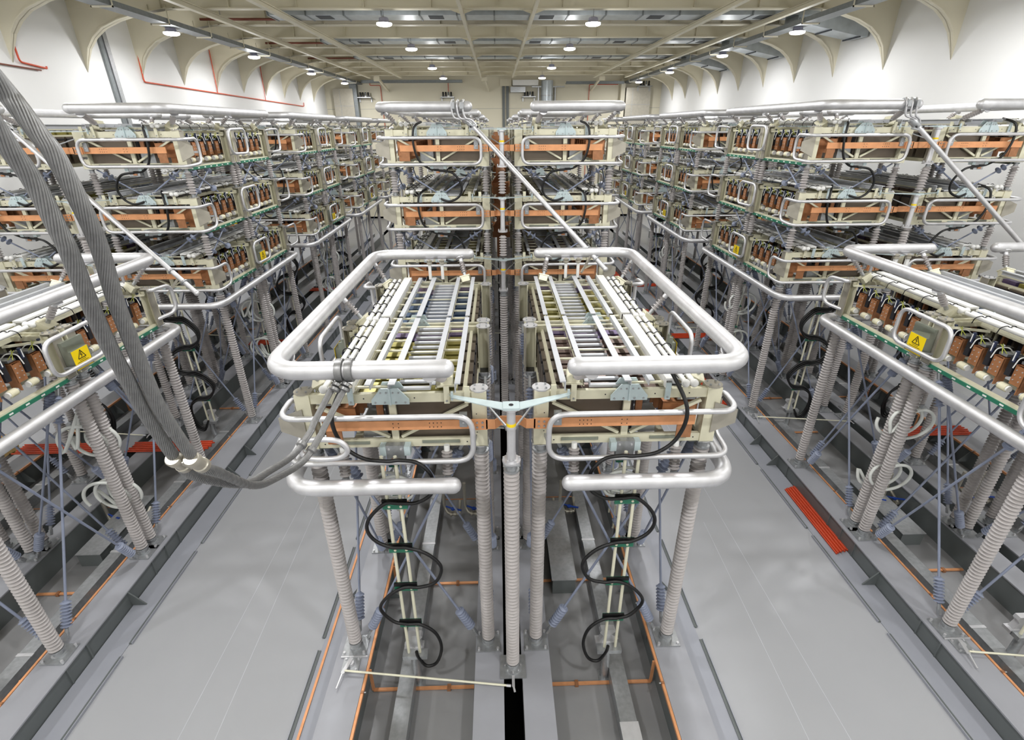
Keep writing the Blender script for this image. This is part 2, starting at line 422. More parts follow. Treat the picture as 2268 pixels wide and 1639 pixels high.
for k, (xc, yc, z) in enumerate(((-12.5, 54.5, 10.6), (-4.7, 54.5, 10.6), (3.05, 54.5, 10.6), (13.9, 53.8, 11.4))):
    nm = ['beside the left silver duct', 'left of the dark cable ducts', 'right of the dark cable ducts', 'in front of the right silver duct'][k]
    t = empty('equipment_shelf', f'small wall shelf holding four black devices {nm}', 'shelf', (xc, yc, z))
    b = MB(); b.box(-.65, -.3, -.06, .65, .45, 0, GALV); b.box(-.6, .35, -.4, -.5, .45, 0, GALV); b.box(.5, .35, -.4, .6, .45, 0, GALV); link('shelf_board', b.mesh('shelf_board'), t)
    for j in range(4):
        d = empty('wall_device', f'black cylindrical device {["first", "second", "third", "fourth"][j]} from left on the shelf {nm}', 'device', (xc-.38+.25*j, yc, z), 'devices on the back wall shelves')
        b = MB(); b.box(-.09, -.1, 0, .09, .1, .12, DARK if j != 2 else WHITE); b.lathe([(.08, .12), (.08, .38), (.05, .42)], BLACK if j != 2 else TRAYM, 10); link('device_body', b.mesh('device_body'), d)
pipe([(-11.9, 54.9, 11.9), (-12.0, 54.9, 11.6), (-11.0, 54.9, 11.6), (-10.85, 54.9, 2)], .03, ORANGE, 'thin orange pipe bending down the back wall near the left silver duct', group=None)
pipe([(11.6, 54.9, 11.6), (8.85, 54.9, 11.6), (8.85, 54.9, 2)], .03, ORANGE, 'thin orange pipe on the back wall right of the round duct')
pipe([(-4.6, 54.9, 12), (-4.6, 54.9, 11)], .03, ORANGE, 'short orange pipe above the shelf left of the dark cable ducts')
b = MB(); b.box(-12.6, 54.0, 11.75, -3.2, 54.5, 11.85, TRAYM); b.box(-12.6, 54.0, 11.85, -3.2, 54.03, 11.98, TRAYM); solo('cable_tray', b, 'grey cable tray along the top left part of the back wall', 'cable tray')
b = MB(); b.box(6.5, 54.0, 11.6, 12, 54.5, 11.7, TRAYM); b.box(6.5, 54.0, 11.7, 12, 54.03, 11.82, TRAYM); solo('cable_tray', b, 'grey cable tray along the top right part of the back wall', 'cable tray')
b = MB(); b.box(1.5, 54.0, 11.5, 3.9, 54.9, 11.95, WHITE); b.box(1.3, 54.3, 10.95, 2.7, 54.9, 11.4, GALV); solo('fan_unit', b, 'pale box unit under the roof right of the dark cable ducts', 'fan unit')

# ================================================================== floor steelwork
def base_beam(x, wd, label, kind):
    t = empty('steel_base_beam', label, 'steel beam', (x, 4, FLOOR), 'steel base beams')
    y0, y1 = -8, 39.5
    b = MB(); b.box(-wd/2, y0, -.03-FLOOR, wd/2, y1, -FLOOR-.003, BEAMM); link('top_flange', b.mesh('top_flange'), t)
    bot = PIT if kind else FLOOR
    b = MB(); e = wd/2-.025
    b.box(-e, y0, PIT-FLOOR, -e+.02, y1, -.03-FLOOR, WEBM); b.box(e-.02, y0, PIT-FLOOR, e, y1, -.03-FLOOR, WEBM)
    link('web', b.mesh('web'), t)
    if kind == 'outer':
        for ry in ROWY:
            for v in (-.25, .2, 2.05, 2.5, 2.95, 4.8):
                for s in (-1, 1):
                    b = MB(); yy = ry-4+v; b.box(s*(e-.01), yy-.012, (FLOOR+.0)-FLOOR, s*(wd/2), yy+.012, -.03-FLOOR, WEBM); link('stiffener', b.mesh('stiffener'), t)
            for v in ((1.2, 5.2) if ry < 6 else (-1.35, 1.2, 5.2)):
                for s in (-1, 1):
                    b = MB(); yy = ry-4+v+.1
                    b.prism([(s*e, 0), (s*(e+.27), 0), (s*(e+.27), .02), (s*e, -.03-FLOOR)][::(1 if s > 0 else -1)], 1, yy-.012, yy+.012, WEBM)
                    link('gusset', b.mesh('gusset'), t)
    return t
for cn, cx in COLX.items():
    for s in (-1, 1):
        sd = 'left' if s < 0 else 'right'
        base_beam(cx+s*2.68, .54, f'outer grey steel base beam on the {sd} side under the {cn} tower line', 'outer')
        base_beam(cx+s*.385, .47, f'inner grey steel base beam {sd} of the dark slot under the {cn} tower line', 'inner')
        # kerb plate and slot angle between beam and aisle
        b = MB(); x = cx+s*3.17; b.box(x-.23, -8, FLOOR-.02, x+.23, 39.5, FLOOR+.015, KERB)
        struct('trim_2', b)
        y = -6.0; n = 0
        x = cx+s*3.42
        b = MB()
        while y < 39:
            L = 2.45
            b.box(x-.025, y, FLOOR, x+.025, y+L-.25, FLOOR+.03, WEBM); b.box(x+s*.025, y, FLOOR, x+s*.04, y+L-.25, FLOOR+.05, KERB)
            y += L
        struct('trim_3', b)
        # copper earthing strip along the inner top edge of the outer beam
        t = empty('copper_earth_strip', f'long copper earthing strip along the {sd} outer beam of the {cn} tower line', 'copper strip', (cx+s*2.382, 4, .0), 'copper earthing strips')
        b = MB(); b.box(-.02, -12, -.045, .02, 35.5, .006, COPPER); link('strip', b.mesh('strip'), t)
        for k in range(24):
            b = MB(); yy = -5+1.5*k; b.box(-.024, yy-.02, -.05, .024, yy+.02, .016, COPPERD); b.bolt((s*-.03, yy, .0), (-s, 0, 0), GALV, .012, .03); link('clip', b.mesh('clip'), t)
        if cn == 'centre' and s < 0:
            b = MB(); b.box(cx-3.32, 2, FLOOR+.015, cx-3.28, 39, FLOOR+.035, COPPER); solo('copper_earth_strip', b, 'thin copper strip on the kerb left of the centre tower line', 'copper strip')
        # cross straps on the pit floor
        for r, ry in enumerate(ROWY):
            for kk, v in enumerate((-.42, 1.75)):
                xa, xb = cx+s*2.35, cx+s*.66; y = ry+v
                if not seen([(xa, y, PIT), (xb, y, PIT)], 0) or r > 2: continue
                b = MB(); b.box(xa-.012*0, y-.025, PIT+.02, xb, y+.025, PIT+.05, COPPER); b.bar((xa, y, PIT+.03), (xa, y, -.02), .02, .05, COPPER, (1, 0, 0))
                for q in (.3, .75): 
                    xx = xa+(xb-xa)*q; b.box(xx-.03, y-.045, PIT+.0, xx+.03, y+.045, PIT+.065, COPPERD)
                solo('copper_cross_strap', b, f'copper strap crossing the pit floor, {["near", "far"][kk]} one in {HALF[s]} of the {tower(r, cn)}', 'copper strip', 'copper cross straps')
        # galvanised cable duct in the pit
        if cn == 'centre' or True:
            b = MB(); x0, x1 = sorted((cx+s*1.64, cx+s*1.9)); ye = 4.35 if s > 0 else -6
            b.box(x0, ye, PIT, x1, 39, -.3, GALV); b.box(x0-.015, ye-.03, -.31, x1+.015, ye+.25, -.285, ALU)
            for k in range(14): b.box(x0-.012, 6+2.4*k, -.31, x1+.012, 6.06+2.4*k, -.292, ALU)
            solo('cable_trunking', b, f'long galvanised cable trunking on the pit floor, {HALF[s]} of the {cn} tower line', 'cable trunking', 'pit cable trunkings')
b = MB(); b.box(.86, 7.25, PIT, 1.32, 9.6, -.2, WEBM); b.box(.84, 7.23, -.2, 1.34, 9.62, -.185, GALV)
solo('metal_box', b, 'flat grey metal box on pit floor right of the central slot', 'box')
b = MB(); b.box(-CP+1.0, 8.3, PIT, -CP+1.5, 10.2, -.25, WEBM); b.box(-CP+.98, 8.28, -.25, -CP+1.52, 10.22, -.235, GALV)
solo('metal_box', b, 'flat grey metal box on pit floor under the left front tower', 'box')
b = MB(); b.box(CP-1.5, 8.3, PIT, CP-1.0, 10.2, -.25, WEBM); b.box(CP-1.52, 8.28, -.25, CP-.98, 10.22, -.235, GALV)
solo('metal_box', b, 'flat grey metal box on pit floor under the right front tower', 'box')

# floor joints / scratches in the aisles: thin pale lines with their own shape
def scratch(p, q, wd=.012):
    b = MB(); b.bar((*p, FLOOR+.001), (*q, FLOOR+.001), wd, .002, RAIL); struct('trim_4', b)
scratch((-5.15, 3.5), (-5.05, 20)); scratch((5.1, 3.5), (5.0, 22)); scratch((-4.55, 3.5), (-4.75, 12)); scratch((4.45, 4), (4.6, 9))

# ================================================================== insulators
def shed_profile(z0, z1, rc, rs, pitch):
    n = max(1, int((z1-z0)/pitch)); p = (z1-z0)/n; pr = [(rc, z0)]
    for i in range(n):
        z = z0+i*p
        pr += [(rc, z+p*.18), (rs, z+p*.30), (rs, z+p*.38), (rc, z+p*.78)]
    pr.append((rc, z1)); return pr
def fit(b, z0, h, r, seg=14):    # ribbed metal end fitting
    b.lathe([(r*1.35, z0), (r*1.35, z0+h*.2), (r, z0+h*.25), (r, z0+h*.75), (r*1.35, z0+h*.8), (r*1.35, z0+h)], GALV, seg, smooth=False)
H1 = TZ[0]
b = MB(); b.lathe(shed_profile(.16, H1-.14, .068, .107, .066), PORC, 18); TALL = b.mesh('shed_column')
b = MB(); b.box(-.2, -.19, -.005, .2, .19, .022, GALV)
for i in (-1, 1):
    for j in (-1, 1): b.bolt((.16*i, .15*j, .022), (0, 0, 1), ALU, .022, .04)
PLATE = b.mesh('base_plate')
b = MB(); fit(b, .02, .14, .082); FITB = b.mesh('end_fitting')
b = MB(); fit(b, H1-.14, .13, .078); b.box(-.11, -.11, H1-.012, .11, .11, H1, GALV); FITT = b.mesh('end_fitting')
b = MB(); b.lathe(shed_profile(.16, H1-.14, .072, .105, .066), PORC, 10); fit(b, .02, .14, .082, 8); fit(b, H1-.14, .13, .078, 8); b.box(-.2, -.19, -.005, .2, .19, .022, GALV); TALLS = b.mesh('tall_insulator_far')
SH = TZ[1]-TZ[0]-FH
b = MB(); b.lathe(shed_profile(.09, SH-.09, .058, .095, .062), PORC, 14); SHORT = b.mesh('shed_column')
b = MB(); b.lathe([(.075, 0), (.075, .02), (.05, .03), (.05, .09)], GALV, 10); SHFIT = b.mesh('end_fitting'); b = MB(); b.lathe([(.05, SH-.09), (.05, SH-.03), (.075, SH-.02), (.075, SH)], GALV, 10); SHFIT2 = b.mesh('end_fitting')
b = MB(); b.lathe(shed_profile(.09, SH-.09, .058, .095, .062), PORC, 9); b.lathe([(.06, 0), (.06, .09)], GALV, 8); b.lathe([(.06, SH-.09), (.06, SH)], GALV, 8); SHORTS = b.mesh('short_insulator_far')

CORN = [(UI, 0, 0, 'inner front corner'), (UO, 0, 0, 'outer front corner'), (UI, 0, 1, 'inner middle near side'), (UO, 0, 1, 'outer middle near side'),
        (UI, 1, 0, 'inner middle far side'), (UO, 1, 0, 'outer middle far side'), (UI, 1, 1, 'inner rear corner'), (UO, 1, 1, 'outer rear corner')]
def corners(row, s, tier):
    for u, bay, e, nm in CORN:
        outer = u > 1
        if row >= 2 and not outer and nm != 'inner front corner' and not (row == 2 and 'middle' in nm): continue
        if row >= 3 and 'far side' in nm: continue
        yield u, ROWY[row]+BAY[bay][e]+(.1 if e == 0 else -.1), nm
for cn, cx in COLX.items():
    for r in range(5):
        for s in (-1, 1):
            far_side = (cn == 'left' and s < 0) or (cn == 'right' and s > 0)
            for u, y, nm in corners(r, s, 0):
                x = cx+s*u
                if not seen_box(x-.15, y-.15, 0, x+.15, y+.15, H1): continue
                if far_side and r >= 2 and 'inner' in nm: continue
                lab = f'tall grey ribbed insulator under {nm}, {HALF[s]} of {tower(r, cn)}'
                if r < 2:
                    o = tag(link('post_insulator', TALL, None, (x, y, 0)), lab, 'insulator', 'tall post insulators')
                    link('base_plate', PLATE, o); link('end_fitting', FITB, o); link('end_fitting', FITT, o)
                else:
                    tag(link('post_insulator', TALLS, None, (x, y, 0)), lab, 'insulator', 'tall post insulators')
            if r == 0: continue
            for t in (0, 1):
                for u, y, nm in corners(r, s, t+1):
                    x = cx+s*u; z = TZ[t]+FH
                    if not seen_box(x-.1, y-.1, z, x+.1, y+.1, z+SH): continue
                    if (far_side or r >= 2) and 'inner' in nm and 'front' not in nm: continue
                    lab = f'short ribbed insulator on {TN[t]} tier, {nm}, {HALF[s]} of {tower(r, cn)}'
                    if r < 2:
                        o = tag(link('tier_insulator', SHORT, None, (x, y, z)), lab, 'insulator', 'short tier insulators'); link('end_fitting', SHFIT, o); link('end_fitting', SHFIT2, o)
                    else: tag(link('tier_insulator', SHORTS, None, (x, y, z)), lab, 'insulator', 'short tier insulators')

# ------------------------------------------------------------------ oriented insulators and braces
_bc = {}
def along(p, q):
    d = Vector(q)-Vector(p); return Vector((0, 0, 1)).rotation_difference(d.normalized()), d.length
def brace_mesh(L, kind):
    k = (round(L, 1), kind)
    if k in _bc: return _bc[k]
    L = max(k[0], .2)
    if kind == 'rod':
        b = MB(); b.cyl((0, 0, .08), .021, L-.16, BLUEI, 8); rod = b.mesh('rod')
        sl = []
        for z0, z1 in ((.22, .68), (L-.68, L-.22)):
            b = MB(); b.lathe(shed_profile(z0, z1, .045, .083, .055), BLUEI, 12); sl.append(b.mesh('shed_sleeve'))
        ce = []
        for z in (0, L-.2):
            b = MB(); b.box(-.02, -.035, z, .02, .035, z+.12 if z == 0 else z+.2, GALV); b.cyl((0, 0, z+.08 if z == 0 else z), .03, .12, GALV, 8); ce.append(b.mesh('clevis'))
        _bc[k] = (rod, sl, ce)
    elif kind == 'far':
        b = MB(); b.cyl((0, 0, 0), .021, L, BLUEI, 6)
        for z0, z1 in ((.22, .68), (L-.68, L-.22)): b.lathe(shed_profile(z0, z1, .04, .075, .075), BLUEI, 8)
        _bc[k] = (b.mesh('brace_far'), [], [])
    else:
        b = MB(); b.cyl((0, 0, 0), .019, L, BLUEI, 8); rod = b.mesh('rod'); sl = []
        for f in ((.18, .3) if kind == 'disc' else (.16, .84)):
            b = MB(); z = L*f; b.lathe([(.02, z-.05), (.03, z-.02), (.085, z), (.085, z+.012), (.035, z+.045), (.02, z+.06)], BLUEI, 12); sl.append(b.mesh('disc'))
        _bc[k] = (rod, sl, [])
    return _bc[k]
def brace(p, q, label, group, kind='rod'):
    if not seen([p, q, [(a+c)/2 for a, c in zip(p, q)]], 10): return
    rot, L = along(p, q); rod, sl, ce = brace_mesh(L, kind)
    o = tag(link('brace_rod', rod, None, p, rot), label, 'brace', group)
    o.scale = (1, 1, L/max(round(L, 1), .2))
    for m in sl: link('insulator_sleeve' if kind == 'rod' else 'insulator_disc', m, o)
    for m in ce: link('clevis', m, o)
for cn, cx in COLX.items():
    for r in range(5):
        y0 = ROWY[r]
        for s in (-1, 1):
            far = (cn == 'left' and s < 0) or (cn == 'right' and s > 0)
            T = f'{HALF[s]} of {tower(r, cn)}'
            kd = 'rod' if r < 2 else 'far'
            # across the half tower
            for j, (y, pn) in enumerate(((y0+.1, 'front'), (y0+2.15, 'middle'), (y0+4.75, 'rear'))):
                if r >= 2 and j: continue
                brace((cx+s*(UI+.2), y, .08), (cx+s*(UO-.2), y, H1-.02), f'blue grey brace rising outward across the {pn} posts, {T}', 'long cross braces', kd)
                brace((cx+s*(UO-.18), y+.05, .08), (cx+s*(UI+.22), y+.05, H1-.02), f'blue grey brace rising inward across the {pn} posts, {T}', 'long cross braces', kd)
            # along the sides
            for u, un in ((UO, 'outer'), (UI, 'inner')):
                if un == 'inner' and (r >= 2 or far): continue
                for k in (0, 1):
                    if r >= 3 and k: continue
                    a, c = y0+BAY[k][0]+.32, y0+BAY[k][1]-.32; x = cx+s*(u-.02)
                    brace((x, a, .08), (x, c, H1-.02), f'blue grey brace leaning back, {un} side {BN[k]}, {T}', 'long side braces', kd)
                    brace((x+.05, c, .08), (x+.05, a, H1-.02), f'blue grey brace leaning forward, {un} side {BN[k]}, {T}', 'long side braces', kd)
            # short braces between the tiers
            if r == 0: continue
            for t in (0, 1):
                z0, z1 = TZ[t]+FH+.03, TZ[t+1]-.02
                if r <= 2:
                    for uu, nm in ((UO-.12, 'outer'), (UI+.12, 'inner')):
                        brace((cx+s*uu, y0+.0, z1), (cx+s*(UC+(.1 if uu > 2 else -.1)), y0+.0, z0+.05), f'short {nm} disc brace above the {TN[t]} tier front, {T}', 'short front braces', 'disc')
                if r <= 3 and not far:
                    for k in (0, 1):
                        a, c = y0+BAY[k][0]+.15, y0+BAY[k][1]-.15; x = cx+s*UO; md = (a+c)/2
                        brace((x, a, z0), (x, md, z1), f'short side brace leaning back above {TN[t]} tier {BN[k]}, {T}', 'short side braces', 'disc2')
                        brace((x+.03, md, z0), (x+.03, a, z1), f'short side brace leaning forward above {TN[t]} tier {BN[k]}, {T}', 'short side braces', 'disc2')

# ================================================================== module racks
def U(u): return u-UC
PITCHM = .385
def rack_meshes(s, hatfront=True):
    R = {}
    def fin(b, n): return b.mesh(n, s)
    L = 2.47
    # corner posts (channel section with round top plate)
    posts = []
    for u in (UI, UO):
        for v in (0., L):
            b = MB(); x = U(u); o = .075 if v == 0 else -.075; y = v+o*.0
            ya, yb = (v-.0, v+.2) if v == 0 else (v-.2, v)
            b.box(x-.095, ya, .0, x+.095, ya+.02, FH, CREAM) if v == 0 else b.box(x-.095, yb-.02, 0, x+.095, yb, FH, CREAM)
            fa, fb = (ya+.02, yb) if v == 0 else (ya, yb-.02)
            b.box(x-.095, fa, 0, x-.075, fb, FH, CREAM if u == UO else STEEL); b.box(x+.075, fa, 0, x+.095, fb, FH, STEEL if u == UO else CREAM)
            b.lathe([(.12, FH), (.12, FH+.018)], ALU if u == UI else STEEL, 16, (x, (ya+yb)/2, 0), smooth=False)
            b.lathe([(.12, -.012), (.12, 0)], ALU, 16, (x, (ya+yb)/2, 0), smooth=False)
            for k in range(4): b.bolt((x+.08*cos(k*PI/2+.8), (ya+yb)/2+.08*sin(k*PI/2+.8), FH+.018), (0, 0, 1), GALV, .014, .02)
            if v == 0:
                for zz in (.22, .5): b.bolt((x+.04, 0, zz), (0, -1, 0), DARK, .008, .003)
            posts.append(fin(b, 'corner_post'))
    R['corner_post'] = posts
    ends = []
    for v in (.02, L-.02):
        b = MB(); d = .06
        ya, yb = (v, v+d) if v < 1 else (v-d, v)
        b.box(U(UI+.09), ya, .68, U(UO-.09), yb, .81, CREAM); b.box(U(UI+.09), ya, .0, U(UO-.09), yb, .12, CREAM)
        b.box(-.045, ya+.005, .12, .045, yb-.01, .68, CREAM)
        for sg in (-1, 1): b.bar((sg*.98, (ya+yb)/2, .63), (sg*.08, (ya+yb)/2, .15), .04, .05, CREAM, (0, 1, 0))
        if v < 1:
            for xx in (-.85, -.3, .35, .8): b.bolt((xx, ya, .745), (0, -1, 0), DARK, .01, .003)
            for xx in (-.95, -.5, .5, .95): b.bolt((xx, ya, .06), (0, -1, 0), DARK, .01, .003)
            b.box(.35, ya-.02, .06, .85, ya, .10, BOXG); b.box(-.85, ya-.02, .06, -.35, ya, .10, BOXG)
        ends.append(fin(b, 'end_frame'))
    R['end_frame'] = ends
    b = MB()
    b.box(U(1.98), .08, .70, U(2.06), L-.08, .78, CREAM); b.box(U(UO)-.05, .1, -.02, U(UO)+.05, L-.1, .04, CREAM)
    b.box(U(1.98), .08, .70, U(UO), .16, .78, CREAM); b.box(U(1.98), L-.16, .70, U(UO), L-.08, .78, CREAM); b.bar((U(UO)-.02, .15, .70), (U(2.2), .5, .74), .03, .04, CREAM); b.bar((U(UO)-.02, L-.15, .70), (U(2.2), L-.5, .74), .03, .04, CREAM)
    b.box(U(.58), .08, .66, U(.63), L-.08, .74, CREAM); b.box(U(.50), .08, 0, U(.58), L-.08, .08, CREAM)
    b.box(-.6, .1, .0, -.5, L-.1, .06, CREAM); b.box(.5, .1, 0, .6, L-.1, .06, CREAM)
    R['side_frame'] = [fin(b, 'side_frame')]
    b = MB(); b.box(U(UO)+.05, .08, -.05, U(UO)+.07, L-.08, .012, GREEN); b.box(U(UO)-.2, .08, -.055, U(UO)+.06, L-.08, -.045, BOXG)
    for k in range(7): b.box(U(UO)+.07, .2+k*.3, -.03, U(UO)+.073, .27+k*.3, -.004, WHITE)
    R['edge_board'] = [fin(b, 'edge_board')]
    # grey top rails
    rails = []
    for u, wd, hh in ((.67, .075, .12), (.98, .075, .06), (1.50, .09, .12), (1.80, .075, .06)):
        b = MB(); x = U(u)
        b.box(x-wd/2, -.04, FH+.14, x+wd/2, L-.06, FH+.155, RAIL)
        b.box(x+wd/2-.012 if u < 1.6 else x-wd/2, -.04, FH+.14-hh, (x+wd/2) if u < 1.6 else x-wd/2+.012, L-.06, FH+.14, RAIL)
        for k in range(7): b.bolt((x+wd/2 if u < 1.6 else x-wd/2, .15+.33*k, FH+.14-hh*.5), (1 if u < 1.6 else -1, 0, 0), GALV, .01, .01)
        rails.append(fin(b, 'top_rail'))
    R['top_rail'] = rails
    b = MB(); b.box(U(1.99), -.02, FH+.13, U(2.14), L-.05, FH+.16, WHITE); b.box(U(1.99), -.02, FH+.03, U(2.0), L-.05, FH+.13, WHITE); R['white_cable_tray'] = [fin(b, 'white_cable_tray')]
    rungs = MB()
    for k in range(7):
        y = .08+PITCHM*k
        rungs.box(U(.70), y-.018, FH+.05, U(.94), y+.018, FH+.075, CREAM); rungs.box(U(1.55), y-.018, FH+.05, U(2.0), y+.018, FH+.075, CREAM)
    for u in (.69, .955, 1.545, 1.99): rungs.box(U(u)-.006, .06, FH+.03, U(u)+.006, L-.06, FH+.052, CREAM)
    rungs.box(U(.955), 1.2, FH+.033, U(1.545), 1.225, FH+.05, CREAM)
    R['ladder_frame'] = [fin(rungs, 'ladder_rungs')]
    b = MB()
    for k in range(12):
        y = .12+.192*k
        b.box(U(1.03), y-.035, FH+.0, U(1.46), y+.03, FH+.03, RAIL)
    R['cover_strips'] = [fin(b, 'cover_strips')]
    # coolant pipes with clips and round ends
    pp = []
    for u in (2.235, 2.345):
        b = MB(); x = U(u); b.tube([(x, -.03, FH+.11), (x, L-.1, FH+.11)], .034, WHITE, 10)
        b.sphere((x, -.06, FH+.11), .055, WHITE, 12)
        pp.append(fin(b, 'coolant_pipe'))
    R['coolant_pipe'] = pp
    R['hose_clip'] = []
    for k in range(5):
        y = .2+.47*k; b = MB()
        pts = [(U(2.16), y, FH+.07), (U(2.19), y, FH+.15), (U(2.25), y, FH+.16), (U(2.29), y, FH+.12), (U(2.33), y, FH+.16), (U(2.38), y, FH+.155), (U(2.43), y+.02, FH+.12), (U(2.44), y+.03, FH+.02)]
        b.tube(fillet(pts, .03, 3), .008, BLACK, 6)
        R['hose_clip'].append(fin(b, 'hose_clip'))
    # hat-shaped plate on the middle of the front rail
    b = MB(); b.prism([(-.24, FH-.14), (.24, FH-.14), (.24, FH-.07), (.11, FH+.09), (-.11, FH+.09), (-.24, FH-.07)], 1, -.03, -.012, PALEB)
    b.prism([(-.22, FH-.08), (.22, FH-.08), (.11, FH+.12), (-.11, FH+.12)], 1, .1, .115, PALEB)
    b.box(-.012, -.05, FH-.14, .012, -.03, FH+.09, PALEB)
    for xx in (-.19, -.07, .07, .19): b.bolt((xx, -.03, FH-.11), (0, -1, 0), GALV, .014, .01); b.bolt((xx*.6, -.03, FH+.03), (0, -1, 0), GALV, .012, .01)
    R['gusset_plate'] = [fin(b, 'gusset_plate')]
    R['strap_bracket'] = []
    for x, c in ((.72, CREAM), (.50, PALEB), (-.98, CREAM), (-.72, CREAM)):
        b = MB(); b.box(x-.035, -.03, FH-.14, x+.035, -.01, FH+.1, c); b.bolt((x, -.03, FH-.1), (0, -1, 0), GALV, .014, .01); R['strap_bracket'].append(fin(b, 'strap_bracket'))
    # module pieces
    k = MB(); k.box(U(.52), .03, .09, U(1.62), .325, .70, TAUPE); k.box(U(.50), .02, .62, U(.53), .315, .66, DARK); cap = fin(k, 'capacitor_case')
    tops = []
    for m in IRID:
        k = MB(); k.box(U(.70), .02, .705, U(1.98), .345, .715, m); k.box(U(.71), .025, .715, U(.94), .34, .80, m); k.box(U(1.56), .025, .715, U(1.97), .34, .78, m); tops.append(fin(k, 'top_plate'))
    k = MB(); k.box(U(2.500), .05, .24, U(2.520), .22, .54, BRACK); k.box(U(2.05), .05, .24, U(2.520), .065, .56, BRACK); k.box(U(2.05), .205, .24, U(2.520), .22, .56, BRACK)
    k.box(U(2.05), .05, .54, U(2.470), .22, .555, BRACK); k.box(U(2.340), .07, .10, U(2.500), .085, .26, BRACK)
    for i in range(3):
        for j in range(2): k.bolt((U(2.520), .09+j*.09, .32+.08*i), (1, 0, 0), ALU, .011, .008)
    brk = fin(k, 'copper_bracket')
    k = MB(); k.cyl((U(2.510), .20, .15), .062, .13, CYL, 14, (0, 1, 0)); k.cyl((U(2.510), .33, .15), .052, .03, GALV, 12, (0, 1, 0)); k.cyl((U(2.510), .17, .15), .052, .03, WHITE, 12, (0, 1, 0)); cyl = fin(k, 'resin_cylinder')
    k = MB(); k.box(U(2.220), .24, .34, U(2.540), .33, .66, DARK); k.box(U(2.240), .06, .58, U(2.480), .2, .62, GALV); k.box(U(2.520), .245, .58, U(2.560), .285, .76, NAVY); k.box(U(2.540), .26, .60, U(2.565), .275, .74, WHITE)
    k.bar((U(2.480), .08, .63), (U(2.560), .16, .76), .010, .010, LIME); k.bar((U(2.560), .08, .63), (U(2.500), .18, .76), .010, .010, LIME)
    k.tube(fillet([(U(2.340), .1, .62), (U(2.440), .12, .72), (U(2.540), .2, .68), (U(2.560), .22, .5)], .05, 3), .009, WHITE, 5); k.sphere((U(2.440), .22, .7), .03, GALV, 8)
    gate = fin(k, 'gate_unit')
    k = MB(); k.box(U(1.66), .05, .10, U(1.98), .3, .40, GALV); k.box(U(1.69), .08, .42, U(1.78), .12, .64, COPPERD); k.box(U(1.63), .06, .12, U(1.655), .3, .7, DARK); cool = fin(k, 'heat_sink')
    R['mod'] = [('capacitor_case', cap), ('copper_bracket', brk), ('resin_cylinder', cyl), ('gate_unit', gate), ('heat_sink', cool)]
    R['tops'] = tops
    # clamp bracket under the front rail
    b = MB(); b.box(-.12, -.11, -.16, .12, -.02, .10, GALV); b.box(-.20, -.12, -.05, -.12, -.0, .09, PALEB); b.box(.12, -.12, -.05, .2, 0, .09, PALEB); b.box(-.03, -.125, -.14, .06, -.11, -.10, COPPERD)
    for xx in (-.08, .08): b.bolt((xx, -.11, .05), (0, -1, 0), ALU, .015, .012)
    R['cable_clamp'] = [fin(b, 'cable_clamp')]
    # side plate outside the outer front post
    b = MB(); b.prism([(.0, .2), (.34, .28), (.34, .56), (.0, .66)], 0, U(UO)+.10, U(UO)+.115, STEEL)
    b.prism([(U(UO)+.02, .15), (U(UO)+.34, .3), (U(UO)+.34, .5), (U(UO)+.02, .62)], 1, -.02, -.005, STEEL)
    R['side_plate'] = [fin(b, 'side_plate')]
    # far merged version: every piece in one mesh
    return R
RM = {s: rack_meshes(s) for s in (-1, 1)}
def merged(s, name, items):
    me = bpy.data.meshes.new(name); vs = []; fs = []; mi = []; sm = []; ml = []
    for m, off in items:
        o = len(vs); vs += [(v.co.x, v.co.y+off, v.co.z) for v in m.vertices]
        idx = []
        for mm in m.materials:
            if mm not in ml: ml.append(mm)
            idx.append(ml.index(mm))
        for p in m.polygons: fs.append([i+o for i in p.vertices]); mi.append(idx[p.material_index]); sm.append(p.use_smooth)
    me.from_pydata(vs, [], fs)
    for m in ml: me.materials.append(m)
    me.polygons.foreach_set('material_index', mi); me.polygons.foreach_set('use_smooth', sm); me.update()
    return me
MODALL = {s: merged(s, 'power_module', [(m, 0) for _, m in RM[s]['mod']]+[(RM[s]['tops'][3], 0)]) for s in (-1, 1)}
FARRACK = {s: merged(s, 'module_rack_far', [(m, 0) for k in RM[s] if k not in ('mod', 'tops') for m in RM[s][k]] + [(m, .08+PITCHM*i) for i in range(6) for _, m in RM[s]['mod']]) for s in (-1, 1)}
def rack(cn, s, r, t, k):
    cx = COLX[cn]; x = cx+s*UC; y = ROWY[r]+BAY[k][0]; z = TZ[t]
    if not seen_box(x-1.3, y, z, x+1.3, y+2.3, z+1): return
    lab = f'cream framed module rack, {TN[t]} tier {BN[k]}, {HALF[s]} of {tower(r, cn)}'
    R = RM[s]
    if r >= 3:
        tag(link('module_rack', FARRACK[s], None, (x, y, z)), lab, 'module rack', 'converter module racks'); return
    o = empty('module_rack', lab, 'module rack', (x, y, z), 'converter module racks')
    for nm in R:
        if nm in ('mod', 'tops'): continue
        if k == 1 and nm in ('cable_clamp', 'side_plate', 'strap_bracket'): continue
        for m in R[nm]: link(nm, m, o)
    for i in range(6):
        off = .08+PITCHM*i
        if r >= 2: link('power_module', MODALL[s], o, (0, off, 0)); continue
        tm = R['tops'][{(-1, 0): 0, (-1, 1): 1, (1, 0): 3, (1, 1): 0}[(s, k)]] if i < 5 else R['tops'][2]
        q = link('power_module', R['mod'][0][1], o, (0, off, 0))
        for nm, m in R['mod'][1:]: link(nm, m, q)
        link('top_plate', tm, q)
for cn in COLX:
    for r in range(5):
        for s in (-1, 1):
            for t in range(1 if r == 0 else 3):
                for k in (0, 1): rack(cn, s, r, t, k)

